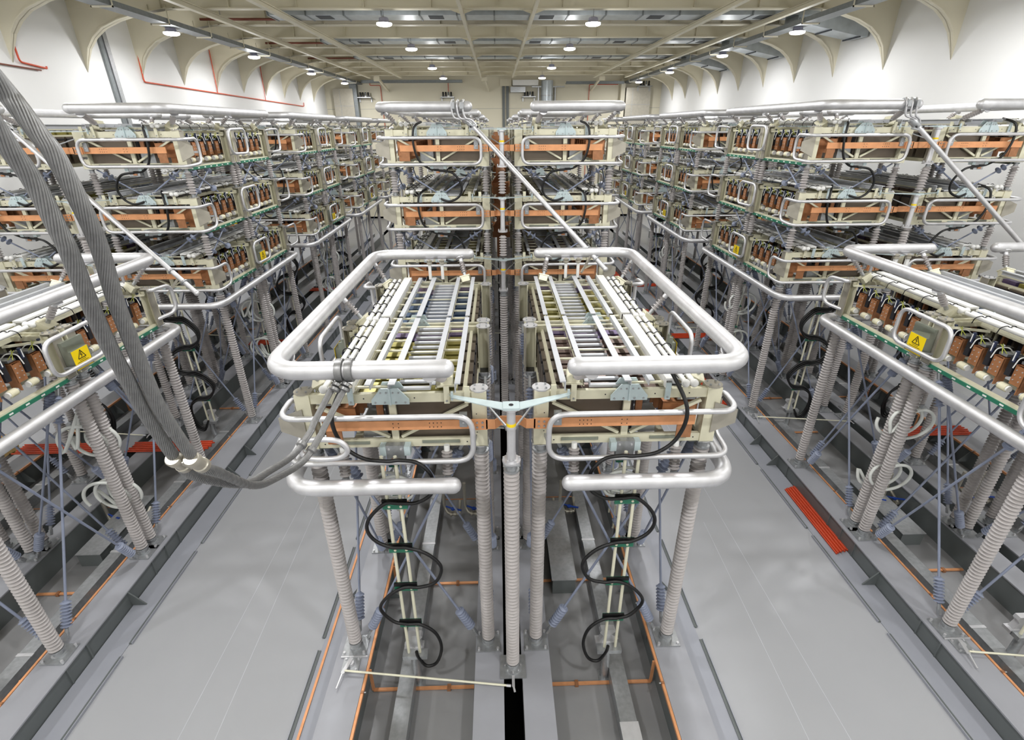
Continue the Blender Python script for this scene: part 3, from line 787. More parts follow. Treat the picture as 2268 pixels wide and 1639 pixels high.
# ================================================================== corona tubes
def utube(x0, s, pts, r, dome=True, seg=18, fr=.42):
    b = MB(); b.tube(fillet([(x0+s*u, y, z) for u, y, z in pts], fr, 9), r, ALU, seg, dome=dome)
    return b
for cn, cx in COLX.items():
    for r in range(5):
        y0 = ROWY[r]
        for s in (-1, 1):
            T = f'{HALF[s]} of {tower(r, cn)}'
            zt = 5.50 if r == 0 else 8.42
            P = [(.75, y0-.55, zt), (2.79, y0-.55, zt), (2.79, y0+5.28, zt), (.75, y0+5.28, zt)]
            if seen([(cx+s*u, y, z) for u, y, z in P]):
                b = utube(cx, s, P, .108)
                solo('corona_tube', b, f'thick aluminium tube bent round the top, {T}', 'corona tube', 'thick top tubes')
            zl = 3.90
            P = [(.75, y0-.55, zl-.08), (2.9, y0-.55, zl-.08), (2.9, y0+5.28, zl), (.9, y0+5.28, zl)]
            if seen([(cx+s*u, y, z) for u, y, z in P]):
                b = utube(cx, s, P, .105 if r == 0 else .085)
                solo('corona_tube', b, f'thick aluminium tube bent round below the bottom tier, {T}', 'corona tube', 'thick lower tubes')
            # stub insulators carrying the tubes
            top = (TZ[0] if r == 0 else TZ[2])+FH
            st = [((.85, y0+.05, top+.13), (.95, y0-.5, zt-.09), 'inner front'), ((2.5, y0+.15, top+.1), (2.74, y0-.05, zt-.09), 'outer front'),
                  ((2.5, y0+2.5, top+.1), (2.78, y0+2.5, zt-.09), 'outer middle'), ((2.5, y0+4.75, top+.1), (2.76, y0+4.9, zt-.09), 'outer rear'), ((.85, y0+4.95, top+.13), (.95, y0+5.22, zt-.09), 'inner rear')]
            for a, c, nm in st:
                p = Vector((cx+s*a[0], a[1], a[2])); q = Vector((cx+s*c[0], c[1], c[2]))
                if not seen([p, q], 5) or (r >= 3 and 'middle' in nm): continue
                rot, L = along(p, q); key = ('stub', round(L, 2), r > 1)
                if key not in _bc:
                    b = MB(); n = 12 if r < 2 else 8; L2 = round(L, 2)
                    b.lathe(shed_profile(.1, L2-.09, .032, .062, .05), PORC, n); b.cyl((0, 0, 0), .035, .1, GALV, n); b.lathe([(.045, L2-.09), (.045, L2-.02), (.1, L2), (.1, L2+.012)], ALU, n)
                    m1 = b.mesh('stub_insulator')
                    b = MB(); b.box(-.09, -.1, -.14, .09, .1, -.02, CREAM); b.box(-.11, -.11, -.02, .11, .11, .004, CREAM); m2 = b.mesh('mount_bracket')
                    _bc[key] = (m1, m2)
                m1, m2 = _bc[key]
                o = tag(link('stub_insulator', m1, None, p, rot), f'tilted ribbed insulator holding the top tube at {nm}, {T}', 'insulator', 'tube stub insulators')
                link('mount_bracket', m2, o)
            if r == 0:
                for u, nm in ((.86, 'inner'), (2.25, 'outer')):
                    p = (cx+s*u, y0-.12, TZ[0]+.04); q = (cx+s*u, y0-.2, 3.66)
                    if not seen([p, q], 5): continue
                    rot, L = along(p, q)
                    b = MB(); b.lathe(shed_profile(.08, L-.06, .035, .075, .048), PORC, 14); b.cyl((0, 0, 0), .04, .08, WHITE, 12); b.cyl((0, 0, L-.06), .045, .05, GALV, 12)
                    o = tag(link('stub_insulator', b.mesh('stub_insulator'), None, p, rot), f'small hanging ribbed insulator behind the front lower tube, {nm}, {T}', 'insulator', 'hanging stub insulators')
                    b = MB(); b.bar((0, 0, L-.03), (0, -.36 if False else .36, L-.1), .08, .03, GALV); link('tube_arm', b.mesh('tube_arm'), o)
            # rounded front rings on every tier
            for t in range(1 if r == 0 else 3):
                z = TZ[t]; za, zb_ = (z-.08, z+.6) if r == 0 else (z+.06, z+.64)
                yf = y0-.32
                P = [(.49, yf, zb_), (2.92, yf, zb_), (2.92, y0+.3, zb_+.02), (2.92, y0+.3, za+.04), (2.92, yf, za), (.49, yf, za)]
                pts = [(cx+s*u, yy, zz) for u, yy, zz in P]
                if seen(pts, 0):
                    b = MB(); b.tube(fillet(pts, .24 if r == 0 else .2, 7, True), .037, ALU, 12 if r < 2 else 8, closed=True)
                    zm = (za+zb_)/2
                    b.bar((cx+s*.49, yf, zm-.1), (cx+s*.45, y0+.01, zm-.1), .03, .05, GALV); b.bar((cx+s*2.92, y0+.3, zm), (cx+s*2.72, y0+.12, zm), .03, .05, GALV)
                    solo('grading_ring', b, f'slim rounded aluminium ring before the {TN[t]} tier front, {T}', 'grading ring', 'front grading rings')
                # small ring round the middle posts on the outer side
                xx = 3.0; yc = y0+2.28
                hw = .58 if r == 0 else .5
                P = [(xx, yc-hw, z+.24), (xx, yc-hw, z+.84), (xx, yc+hw, z+.86), (xx, yc+hw, z+.22)]
                pts = [(cx+s*u, yy, zz) for u, yy, zz in P]
                farh = (cn == 'left' and s < 0) or (cn == 'right' and s > 0)
                if seen(pts, 0) and not farh:
                    b = MB(); b.tube(fillet(pts, .2, 6, True), .035, ALU, 12 if r < 2 else 8, closed=True)
                    for dy in (-.1, .25): b.bar((cx+s*3.0, yc+dy, z+.24), (cx+s*(UO+.08), yc+dy, z+.2), .03, .03, GALV)
                    solo('grading_ring', b, f'small rounded aluminium ring beside the middle posts, {TN[t]} tier, {T}', 'grading ring', 'side grading rings')
                    if r >= 1:   # hook-shaped rear ring
                        P = [(UO+.08, y0+4.8, z+.78), (2.96, y0+4.7, z+.84), (2.96, y0+5.3, z+.84), (2.96, y0+5.3, z+.2), (2.96, y0+4.7, z+.18), (UO+.08, y0+4.8, z+.18)]
                        pts = [(cx+s*u, yy, zz) for u, yy, zz in P]
                        if r <= 3 and seen(pts, 0):
                            b = MB(); b.tube(fillet(pts, .18, 5), .034, ALU, 8); solo('grading_ring', b, f'hooked aluminium ring at the rear post, {TN[t]} tier, {T}', 'grading ring', 'rear grading rings')
                    elif r == 0:
                        P = [(UO+.07, y0+4.8, z+.78), (2.96, y0+4.55, z+.86), (2.96, y0+5.2, z+.8), (2.96, y0+5.2, z+.2), (UO+.07, y0+4.8, z+.14)]
                        pts = [(cx+s*u, yy, zz) for u, yy, zz in P]
                        if seen(pts, 0):
                            b = MB(); b.tube(fillet(pts, .2, 6), .04, ALU, 12); solo('grading_ring', b, f'hooked aluminium ring at the rear post, {TN[t]} tier, {T}', 'grading ring', 'rear grading rings')

# ================================================================== copper busbars
for cn, cx in COLX.items():
    for r in range(4):
        for t in range(1 if r == 0 else 3):
            z = TZ[t]+.41; y = ROWY[r]-.20
            if not seen_box(cx-2.5, y-.1, z-.1, cx+2.5, y+.1, z+.1, 0): continue
            o = empty('copper_busbar', f'orange copper busbar joining both halves, {TN[t]} tier front of {tower(r, cn)}', 'busbar', (cx, y, z), 'copper busbars')
            for s in (-1, 1):
                b = MB(); b.box(s*.42, -.008, -.068, s*2.42, .008, .068, COPPER)
                for xx in (1.45, 1.52, .95, .90, 1.0, 1.05):
                    for dz in (-.03, .03): b.lathe([(.008, 0), (.008, .001)], INK, 8, (s*xx, -.0085, dz), (0, -1, 0))
                b.box(s*2.28, .008, -.068, s*2.42, .02, .068, COPPER); b.box(s*2.2, .01, -.28, s*2.4, .03, -.05, COPPERD)
                link('bar', b.mesh('bar'), o)
                b = MB(); b.box(s*.30, -.022, -.08, s*.50, -.01, .08, COPPER)
                for i in (-1, 1):
                    for j in (-1, 1): b.bolt((s*.4+.035*i, -.022, .035*j), (0, -1, 0), GALV, .015, .015)
                link('joint_plate', b.mesh('joint_plate'), o)
                b = MB(); b.box(s*.56, -.04, -.02, s*.66, .03, .17, GALV); b.bolt((s*.61, -.04, .05), (0, -1, 0), ALU, .015, .012); link('bar_clamp', b.mesh('bar_clamp'), o)
            b = MB()
            pts = [(-.32, -.016), (-.2, -.016), (-.13, .07), (.13, .07), (.2, -.016), (.32, -.016)]
            for (xa, ya), (xb, yb) in zip(pts, pts[1:]):
                b.bar((xa, ya, 0), (xb, yb, 0), .012, .14, COPPER)
            link('flexible_link', b.mesh('flexible_link'), o)

# ================================================================== centre posts between the halves
def spreader(b, z):
    b.box(-.1, -.09, z-.02, .1, .09, z+.012, PALEB); b.lathe([(.03, z+.012), (.03, z+.015)], DARK, 12)
    for s in (-1, 1):
        pl = [(s*.1, -.09), (s*.75, .24), (s*.78, .32), (s*.1, .09)]
        b.prism(pl if s > 0 else pl[::-1], 2, z-.012, z, PALEB)
        b.bar((s*.74, .28, z-.06), (s*.74, .28, z+.06), .03, .03, PALEB)
for cn, cx in COLX.items():
    for r in range(4):
        y = ROWY[r]-.46
        if not seen_box(cx-.1, y-.1, 0, cx+.1, y+.1, 5, 0): continue
        o = empty('centre_post', f'grey ribbed post with steel tubes between the halves, front of {tower(r, cn)}', 'post', (cx, y, 0), 'centre posts')
        link('shed_column', TALL if r < 2 else TALLS, o)
        b = MB(); b.box(-.21, -.2, 0, .21, .2, .02, GALV); b.lathe([(.15, .02), (.15, .045), (.1, .05)], GALV, 18)
        for k in range(8): b.bolt((.125*cos(k*PI/4), .125*sin(k*PI/4), .045), (0, 0, 1), ALU, .014, .02)
        b.box(-.022, -.34, .02, .022, -.16, .032, ALU); b.bar((0, -.33, .026), (.02, -.42, .016), .03, .012, ALU)
        link('base_plate', b.mesh('base_plate'), o); link('end_fitting', FITB, o); link('end_fitting', FITT, o)
        for t in range(1 if r == 0 else 3):
            z = TZ[t]
            b = MB(); b.lathe([(.12, z), (.12, z+.03), (.06, z+.035), (.055, z+.2), (.055, z+FH-.06), (.09, z+FH-.05), (.09, z+FH-.02)], ALU, 16)
            b.lathe([(.058, z+.52), (.06, z+.53), (.06, z+.57), (.058, z+.58)], YELLOW, 14)
            for k in range(6): b.bolt((.1*cos(k*PI/3), .1*sin(k*PI/3), z+.03), (0, 0, 1), ALU, .014, .04)
            link('steel_tube', b.mesh('steel_tube'), o)
            b = MB(); spreader(b, z+FH); link('spreader_arm', b.mesh('spreader_arm'), o)
            b = MB(); b.lathe([(.064, z+.49), (.066, z+.5), (.066, z+.53), (.064, z+.54)], ALU, 12)
            for s in (-1, 1): b.bar((s*.05, 0, z+.51), (s*.36, .42, z+.68), .02, .02, GALV)
            link('stay_rod', b.mesh('stay_rod'), o)
            if t and r: 
                link('shed_column', SHORT if r < 2 else SHORTS, o, (0, 0, TZ[t-1]+FH))
# copper riser seen deep in the central gap
for r in range(1, 4):
    y = ROWY[r]+5.6
    o = MB()
    for t in range(3):
        z = TZ[t]; o.box(-.42, y-.5, z+.3, .42, y-.48, z+.5, COPPERD); o.box(-.28, y, z+.2, .28, y+.02, z+.6, COPPERD); o.box(-.05, y-.5, z+.3, .05, y, z+.34, COPPERD)
        o.bar((-.2, y-.02, z+.6), (.05, y-.3, z+1.0), .3, .02, COPPERD) if t < 2 else None; o.bar((.05, y-.3, z+1.0), (-.2, y-.02, z+1.4), .3, .02, COPPERD) if t < 2 else None
    o.box(-.16, y+.02, 3.6, .16, y+.05, 7.7, COPPERD); o.lathe(shed_profile(0, 3.62, .07, .1, .09), PORC, 10, (0, y+.03, 0)); o.box(-.2, y-.1, -.003, .2, y+.15, .01, GALV)
    solo('copper_riser', o, f'dark stepped copper riser in the gap behind the {RN[r]} centre tower', 'copper riser', 'copper risers')

# ================================================================== sign boxes at the middle posts
def sign_box(cn, s, r):
    cx = COLX[cn]; z = TZ[0]; y = ROWY[r]+2.52
    if not seen_box(cx+s*2.6, y-.3, z, cx+s*3.1, y+.3, z+.6, 0): return
    o = empty('control_box', f'grey box with yellow warning sign at the middle posts, {HALF[s]} of {tower(r, cn)}', 'control box', (cx+s*2.84, y, z+.14), 'sign boxes')
    b = MB(); b.box(-s*.075, -.3, .02, -s*.02, .16, .5, BOXG); b.box(-s*.02, -.3, .0, s*.11, .06, .34, BOXG)
    b.prism([(-.3, .34), (.06, .34), (.06, .36), (-.3, .44)], 0, -s*.02, s*.04, BOXG)
    link('box_body', b.mesh('box_body'), o)
    b = MB(); b.box(s*.11, -.33, .01, s*.116, .03, .35, YELLOW); sg = link('warning_sign', b.mesh('warning_sign'), o)
    # triangle with a lightning flash and fine print lines; reads with the viewer facing the sign
    e = s*.1175
    def P(a, c): return (e, -.15 - s*a*(-1), c)      # a to the viewer's right
    b = MB(); tri = [(-.085, .185), (.085, .185), (0, .325)]
    for i in range(3):
        (a1, c1), (a2, c2) = tri[i], tri[(i+1) % 3]; b.bar(P(a1, c1), P(a2, c2), .004, .012, INK, (0, 0, 1) if i == 0 else (s, 0, 0)) if False else b.bar(P(a1, c1), P(a2, c2), .012, .004, INK, (s, 0, 0))
    for q, w_ in (((.012, .29), (-.02, .245)), ((-.02, .245), (.018, .245)), ((.018, .245), (-.008, .2))): b.bar(P(*q), P(*w_), .011, .004, INK, (s, 0, 0))
    link('danger_symbol', b.mesh('danger_symbol'), sg)
    b = MB()
    for i, (w0, w1) in enumerate(((-.07, .07), (-.13, .12), (-.13, .1), (-.13, .12), (-.13, .05))):
        c = .155-.027*i; b.bar(P(w0, c), P(w1, c), .006, .003, INK, (s, 0, 0))
    link('print_line', b.mesh('print_line'), sg)
for cn in COLX:
    for r in range(4):
        for s in (-1, 1): sign_box(cn, s, r)

# ================================================================== hoses, cream rods and S-shaped cables at the tower fronts
SPINE = []
def front_cable(cn, s, r):
    cx = COLX[cn]; y = ROWY[r]-.35
    if not seen_box(cx+s*1, y, 0, cx+s*2.2, y, 4, 0): return
    T = f'{HALF[s]} of {tower(r, cn)}'
    o = empty('cable_ladder', f'pair of ivory rods with green clamps, front, {T}', 'cable support', (cx+s*1.6, y+.05, PIT), 'ivory cable ladders')
    for u in (-.075, .105):
        b = MB(); b.cyl((s*u, 0, .80), .024, 3.9, IVORY, 10); link('rod', b.mesh('rod'), o)
    for z in (1.02, 1.82, 2.60, 3.40):
        b = MB(); b.box(-.17, -.045, z-PIT-.13, .17, -.02, z-PIT+.03, GREEN); b.box(-.17, -.06, z-PIT-.02, .17, -.03, z-PIT+.035, BLACK)
        for k in (-.08, .08): b.bolt((k, -.045, z-PIT-.08), (0, -1, 0), IVORY, .02, .012)
        link('clamp', b.mesh('clamp'), o)
    b = MB(); b.box(-.2, -.08, .72, .2, .06, .80, GALV); b.box(-.2, .05, .72, .12, .22, .78, ALU); b.prism([(-.14, .78), (.1, .78), (.04, .92), (.12, 1.02), (.1, 1.06), (-.12, 1.06), (-.14, 1.0), (-.08, .92)], 1, .1, .2, ALU); b.cyl((-.02, .02, 0), .07, .72, GALV, 12); b.box(-.12, -.08, 0, .1, .12, .012, GALV); link('floor_stand', b.mesh('floor_stand'), o)
    pts0 = [(2.02, 5.24), (2.21, 4.82), (2.16, 4.4), (1.93, 4.16), (1.62, 4.10), (1.45, 4.11), (1.22, 4.06), (1.06, 3.85), (1.07, 3.57), (1.28, 3.41), (1.52, 3.40), (1.72, 3.40), (1.95, 3.17), (2.02, 2.95), (1.93, 2.74), (1.72, 2.61), (1.50, 2.59), (1.22, 2.46), (1.04, 2.2), (1.14, 1.9), (1.38, 1.80), (1.62, 1.80), (1.88, 1.62), (2.02, 1.36), (1.86, 1.08), (1.66, 1.0), (1.44, .98), (1.22, .77), (1.15, .42), (1.25, .06), (1.42, -.02), (1.54, .2), (1.56, .34)]
    if r == 0:
        pts = smooth_path([(cx+s*u, y-.03+(.26 if i < 1 else .0), z) for i, (u, z) in enumerate(pts0)], 6)
        b = MB(); b.tube(pts, .026, BLACK, 10); solo('coolant_hose', b, f'black hose snaking down the ivory rods, {T}', 'hose', 'snaking front hoses')
    else:
        ctrl = [(1.15, 3.62)]+pts0[9:-1]
        for k in range(3):
            d = (k-1)*.055
            pts = smooth_path([(cx+s*(u+d*.6), y-.02-.01*abs(k-1), z+d) for u, z in ctrl], 6)
            b = MB(); b.tube(pts, .029, BLACK, 8); solo('power_cable', b, f'{["lower", "middle", "upper"][k]} of three black cables snaking down the ivory rods, {T}', 'cable', 'snaking black cables')
for cn in COLX:
    for r in range(4):
        for s in (-1, 1): front_cable(cn, s, r)
for cn, cx in COLX.items():
    for r in (1, 2):
        for s in (-1, 1):
            for t in (1, 2):
                z = TZ[t]; y = ROWY[r]-.22
                A = [(1.9, .98, .25), (2.05, .86, 0), (2.08, .5, -.06), (1.98, .15, -.04), (1.75, -.04, .02), (1.53, -.07, 0)]
                B = [(1.53, -.08, 0), (1.2, -.14, 0), (1.0, -.42, .02), (1.06, -.68, .05), (1.3, -.8, .02), (1.55, -.74, .1)]
                for nm, Q in (('drop', A), ('loop', B)):
                    pts = [(cx+s*u, y+dy, z+dz) for u, dz, dy in Q]
                    if not seen(pts, 0): continue
                    b = MB(); b.tube(smooth_path(pts, 6), .027, BLACK, 8)
                    if nm == 'drop': b.lathe([(.034, -.02), (.034, .02)], BLUE, 8, (cx+s*2.07, y-.03, z+.64))
                    solo('coolant_hose', b, f'black hose {nm} at the {TN[t]} tier front, {HALF[s]} of {tower(r, cn)}', 'hose', 'tier front hoses')
# white coiled hoses on ivory rods beside the middle posts
for cn, cx in COLX.items():
    for r in (0, 1, 2):
        for s in (-1, 1):
            far = (cn == 'left' and s < 0) or (cn == 'right' and s > 0)
            if (far and r) : continue
            x = cx+s*2.34; y = ROWY[r]+2.75
            if not seen_box(x-.5, y-.3, 0, x+.5, y+.3, 3.5, 0): continue
            T = f'{HALF[s]} of {tower(r, cn)}'
            o = empty('hose_support', f'ivory rod with green clips beside the middle posts, {T}', 'hose support', (x, y, PIT), 'hose support rods')
            b = MB(); b.cyl((0, 0, .5), .022, 4.1, IVORY, 8); b.cyl((s*-.12, .05, .9), .016, 3.7, IVORY, 8); b.cyl((0, 0, 0), .04, .5, GALV, 8); link('rod', b.mesh('rod'), o)
            for z in (1.0, 1.75, 2.5, 3.3):
                b = MB(); b.box(-.1, -.05, z-PIT-.02, .1, .05, z-PIT+.01, GREEN); b.box(s*.04, -.03, z-PIT+.01, s*.12, .0, z-PIT+.05, BLUE); link('clip', b.mesh('clip'), o)
            for j, zc in enumerate((1.25, 2.55)):
                for k in (0, 1):
                    ctrl = []
                    for i in range(19):
                        a = PI*.9+2*PI*i/15.5*(1)
                        ctrl.append((x+s*(-.05+.14*k)+.36*cos(a)*1.05, y-.1-.02*i+.12*k, zc+.33*sin(a)+.012*i))
                    ctrl.append((x+s*.05, y-.3, zc+.75)) if j else ctrl.insert(0, (x, y-.1, zc-.6))
                    b = MB(); b.tube(smooth_path(ctrl, 3), .032, HOSE, 8)
                    solo('coiled_hose', b, f'white coiled hose, {["lower", "upper"][j]} {["inner", "outer"][k]} loop beside the middle posts, {T}', 'hose', 'white coiled hoses')

# ================================================================== orange conduits
b = MB(); b.tube([(0, 0, 0), (0, 2.15, 0)], .021, ORANGE, 8); ROD = b.mesh('conduit')
for j in range(11):
    o = link('orange_conduit', ROD, None, (7.09+.036*j, 7.88+.05*random.random()+.012*j, FLOOR+.04+(.02 if j % 2 else 0)))
    tag(o, 'orange red conduit bundled on the right aisle kerb beside the front tower', 'conduit', 'orange conduits on the right kerb')
for nm, y in (('second', 14.35), ('third', 21.9), ('fourth', 29.3)):
    for j in range(11):
        o = link('orange_conduit', ROD, None, (7.09+.036*j, y+.05*random.random(), FLOOR+.04+(.02 if j % 2 else 0)))
        tag(o, f'orange red conduit bundled on the right aisle kerb beside the {nm} tower', 'conduit', f'orange conduits on the kerb beside the {nm} tower')
q90 = Quaternion((0, 0, 1), -PI/2)
for r in range(3):
    for cn, cx in COLX.items():
        for s in (-1, 1):
            if (r, cn, s) not in ((0, 'left', -1), (0, 'left', 1), (0, 'centre', -1), (0, 'right', 1), (1, 'left', 1), (1, 'right', -1), (2, 'left', 1), (2, 'right', -1)): continue
            x0 = cx-3.2 if s < 0 else cx-.15
            if cn == 'right' and s > 0: x0 = cx+.8
            if not seen_box(x0, ROWY[r]+6, FLOOR, x0+2.2, ROWY[r]+6.4, 0, 0): continue
            for j in range(10):
                o = link('orange_conduit', ROD, None, (x0+.06*random.random()+(.06 if j % 3 else 0), ROWY[r]+5.98+.045*j, .03+(.02 if j % 2 else 0)), q90)
                tag(o, f'orange red conduit laid across the beams behind the {HALF[s]} of {tower(r, cn)}', 'conduit', f'orange conduits behind the {HALF[s]} of {tower(r, cn)}')

# ================================================================== earthing switch levers
for cn, cx in COLX.items():
    for r in range(3):
        y = ROWY[r]-.34; xb = cx-2.67
        if not seen_box(xb, y-.6, 0, cx, y, .2, 0): continue
        o = empty('earthing_lever', f'steel lever plate with long pale rod, front of {tower(r, cn)}', 'earthing lever', (xb, y, 0), 'earthing levers')
        b = MB(); b.box(-.14, -.12, 0, .14, .12, .014, GALV)
        for i in (-1, 1):
            for j in (-1, 1): b.bolt((.1*i, .09*j, .014), (0, 0, 1), ALU, .018, .02)
        b.box(-.2, .12, .0, .25, .14, .03, ALU); link('lever_plate', b.mesh('lever_plate'), o)
        b = MB(); b.cyl((0, 0, .014), .05, .05, ALU, 12); b.bar((0, .08, .07), (-.08, -.2, .09), .06, .012, ALU); b.bar((-.08, -.2, .09), (-.12, -.42, .05), .022, .022, ALU); link('lever_arm', b.mesh('lever_arm'), o)
        b = MB(); b.tube([(-.05, -.16, .1), (2.58, -.46, .06)], .017, IVORY, 8); b.cyl((2.56, -.46, .06), .022, .07, ALU, 8, (1, -.11, 0)); link('push_rod', b.mesh('push_rod'), o)

# ================================================================== cooling pipework in the pit
for cn, cx in COLX.items():
    for s in (-1, 1):
        y = 9.6
        if not seen_box(cx+s*.7, y-.3, PIT, cx+s*1.6, y+.3, .3, 0): continue
        o = empty('cooling_pipework', f'stainless pipes with blue valve handles in the pit, {HALF[s]} of {tower(0, cn)}', 'pipework', (cx+s*1.15, y, PIT), 'pit cooling pipework')
        for k, dx in enumerate((-.38, .12)):
            b = MB(); b.tube(fillet([(dx, 0, 1.0+.0), (dx, 0, .3), (dx+.1, -.1, .16), (dx+.34, -.1, .16)], .1, 5), .038, STEEL, 10); b.tube(fillet([(dx+.3, -.1, .16), (dx+.36, -.1, .16), (dx+.36, .25, .3)], .08, 4), .036, STEEL, 10); link('pipe', b.mesh('pipe'), o)
            b = MB(); b.lathe([(.065, 0), (.065, .04), (.04, .04), (.04, .1), (.065, .1), (.065, .14)], STEEL, 12, (dx+.14, -.1, .16), (1, 0, 0)); b.cyl((dx+.21, -.1, .2), .015, .12, STEEL, 8); link('valve_body', b.mesh('valve_body'), o)
            b = MB(); b.lathe([(.05, .30), (.05, .33)], BLUE, 12, (dx+.21, -.1, 0)); b.bar((dx+.21, -.1, .32), (dx+.42, -.2, .35), .045, .02, BLUE); b.bar((dx+.21, -.1, .32), (dx+.04, -.02, .33), .035, .02, BLUE); link('valve_handle', b.mesh('valve_handle'), o)
        b = MB(); b.tube([(-.42, .12, .42), (.42, .12, .42)], .014, COPPERD, 6); link('copper_line', b.mesh('copper_line'), o)

# ================================================================== jumper tubes between the tower tops and the front tier
for cn, a, c in (('centre', (-.62, 12.75, 8.0), (2.22, 10.85, 5.18)), ('left', (-CP-.62, 12.75, 8.0), (-7.0, 11.3, 4.62)), ('right', (CP-.62, 12.75, 7.95), (CP+3.1, 12.0, 4.75))):
    o = empty('jumper_tube', f'long slanting aluminium tube dropping from second {cn} tower to the front {cn} tower', 'jumper tube', a, 'slanting jumper tubes')
    A, Cc = Vector(a), Vector(c); d = (Cc-A)
    b = MB(); b.tube([(0, 0, 0), tuple(d)], .052, ALU, 16); b.sphere(tuple(d), .062, ALU, 12); link('tube', b.mesh('tube'), o)
    # cable clamps and flexible leads at the top end
    b = MB(); dn = d.normalized(); b.lathe([(.07, -.25), (.085, -.22), (.085, -.02), (.07, .0)], GALV, 14, (0, 0, 0), dn)
    b.bar((-.12, 0, -.02), (.12, 0, -.06), .1, .06, GALV); 
    for i in (-1, 1): b.bolt((.08*i, -.05, 0), (0, -1, .5), DARK, .02, .03)
    link('end_clamp', b.mesh('end_clamp'), o)
    top = Vector((COLX[cn]-.98, ROWY[1]-.55, 8.42))-A
    for k, off in enumerate((-.1, .02, .14)):
        pts = [top+Vector((off, -.02, .13)), top+Vector((off-.03, -.14, .02)), top+Vector((off+.02, -.13, -.22)), (top+Vector((0, 0, 0)))*.4+Vector((off*.6, -.06, -.02)), Vector((off*.5, 0, .05))*.6, dn*.05]
        b = MB(); b.tube(smooth_path(pts, 6), .022, ALU, 8); link('flexible_lead', b.mesh('flexible_lead'), o)
    b = MB()
    for off in (-.1, .1): b.lathe([(.135, -.03), (.135, .03)], GALV, 18, tuple(top+Vector((off, 0, 0))), (1, 0, 0)); b.box(*(top+Vector((off-.04, -.2, -.05))), *(top+Vector((off+.04, -.1, .08))), GALV)
    link('tube_clamp', b.mesh('tube_clamp'), o)
    if cn != 'right':
        b = MB()
        for f in (.86, .93):
            b.lathe([(.08, -.015), (.085, 0), (.08, .015)], GALV, 14, tuple(d*f), dn)
        b.bar(tuple(d*.9), tuple(d*.9+Vector((-.25, -.2, -.35))), .03, .05, STEEL); link('end_bracket', b.mesh('end_bracket'), o)

# ================================================================== contacts between the rear of the front tubes and the racks
for cn, cx in COLX.items():
    for s in (-1, 1):
        for u, nm in ((1.35, 'inner'), (1.62, 'outer')):
            x = cx+s*u; y = ROWY[0]+5.1
            if not seen([(x, y, 5.2)], 0): continue
            b = MB(); b.box(x-.03, y-.03, TZ[0]+FH+.05, x+.03, y+.03, 5.32, WHITE); b.lathe([(.03, 0), (.06, .02), (.06, .05), (.045, .06), (.06, .08), (.06, .1), (.02, .12)], STEEL, 12, (x, y, 5.31)); b.box(x-.09, y-.02, 5.40, x+.09, y+.1, 5.42, ALU)
            solo('tube_contact', b, f'white stalk with steel rings under the rear tube, {nm}, {HALF[s]} of {tower(0, cn)}', 'contact', 'rear tube contacts')
    for s in (-1, 1):
        for e, yy in (('front', ROWY[0]-.25), ('rear', ROWY[0]+5.0)):
            x = cx+s*.98; z = TZ[0]+FH+.34
            if not seen([(x, yy, z)], 0) or e == 'rear': continue
            b = MB(); P = [(x+.13*cos(i*PI/8), yy+.06*sin(i*PI/8)+.05, z+.03*sin(i*PI/8)) for i in range(16)]
            b.tube(P, .017, ALU, 8, closed=True); b.cyl((x, yy+.0, z-.14), .012, .14, ALU, 6)
            solo('lifting_ring', b, f'small oval lifting ring behind the front tube end, {HALF[s]} of {tower(0, cn)}', 'ring', 'lifting rings')

# ================================================================== thick stranded cables in the foreground
def px(x, y, F):
    d = RIGHT*((x-1134)/FPX)+UP*((819.5-y)/FPX)+FWD
    return CAM+d*F
def stranded(path, r, n=20, pitch=.75, seg_per=4):
    P = path; N = len(P); T = [(P[min(i+1, N-1)]-P[max(i-1, 0)]).normalized() for i in range(N)]
    u = T[0].orthogonal().normalized(); vs = []; K = n*seg_per; L = 0
    for i in range(N):
        if i: L += (P[i]-P[i-1]).length
        u = (u-T[i]*u.dot(T[i])).normalized(); b_ = T[i].cross(u); tw = 2*PI*L/pitch
        for k in range(K):
            a = 2*PI*k/K; rr = r*(1-.10*(1-abs(cos(a*n/2))**.7)); a += tw
            vs.append(tuple(P[i]+(u*cos(a)+b_*sin(a))*rr))
    fs = [(i*K+k, i*K+(k+1) % K, (i+1)*K+(k+1) % K, (i+1)*K+k) for i in range(N-1) for k in range(K)]
    m = MB(); m.add(vs, fs, ALUD, True); return m
c1 = [(-110, 60, 1.72), (5, 194, 1.88), (40, 237, 1.92), (84, 295, 1.97), (122, 345, 2.02), (183, 462, 2.14), (221, 550, 2.26), (254, 660, 2.42), (289, 751, 2.58), (329, 850, 2.76), (361, 916, 2.9), (439, 1026, 3.22), (483, 1046, 3.5), (562, 1075, 4.4), (613, 1058, 4.9), (672, 1021, 5.38), (708, 967, 5.6), (723, 937, 5.66), (767, 853, 5.78)]
c2 = [(-110, 150, 1.68), (-40, 240, 1.8), (18, 325, 1.9), (75, 404, 2.0), (132, 515, 2.12), (152, 555, 2.17), (194, 660, 2.33), (234, 751, 2.5), (287, 850, 2.72), (322, 916, 2.88), (393, 1020, 3.18), (439, 1056, 3.5), (540, 1072, 4.3), (595, 1044, 4.85), (650, 1007, 5.33), (686, 959, 5.58), (697, 934, 5.64), (739, 853, 5.78)]
CAB = []
for k, c in enumerate((c1, c2)):
    path = smooth_path([px(*p) for p in c], 9); CAB.append(path)
    m = stranded(path, .0365)
    solo('stranded_cable', m, f'thick stranded aluminium cable sagging from the upper left corner, {["upper", "lower"][k]} of the pair', 'cable', None)
t = empty('cable_spacer', 'oval bright metal spacer clamping the two thick stranded cables together', 'cable spacer', px(418, 1024, 3.2))
o0 = t.location
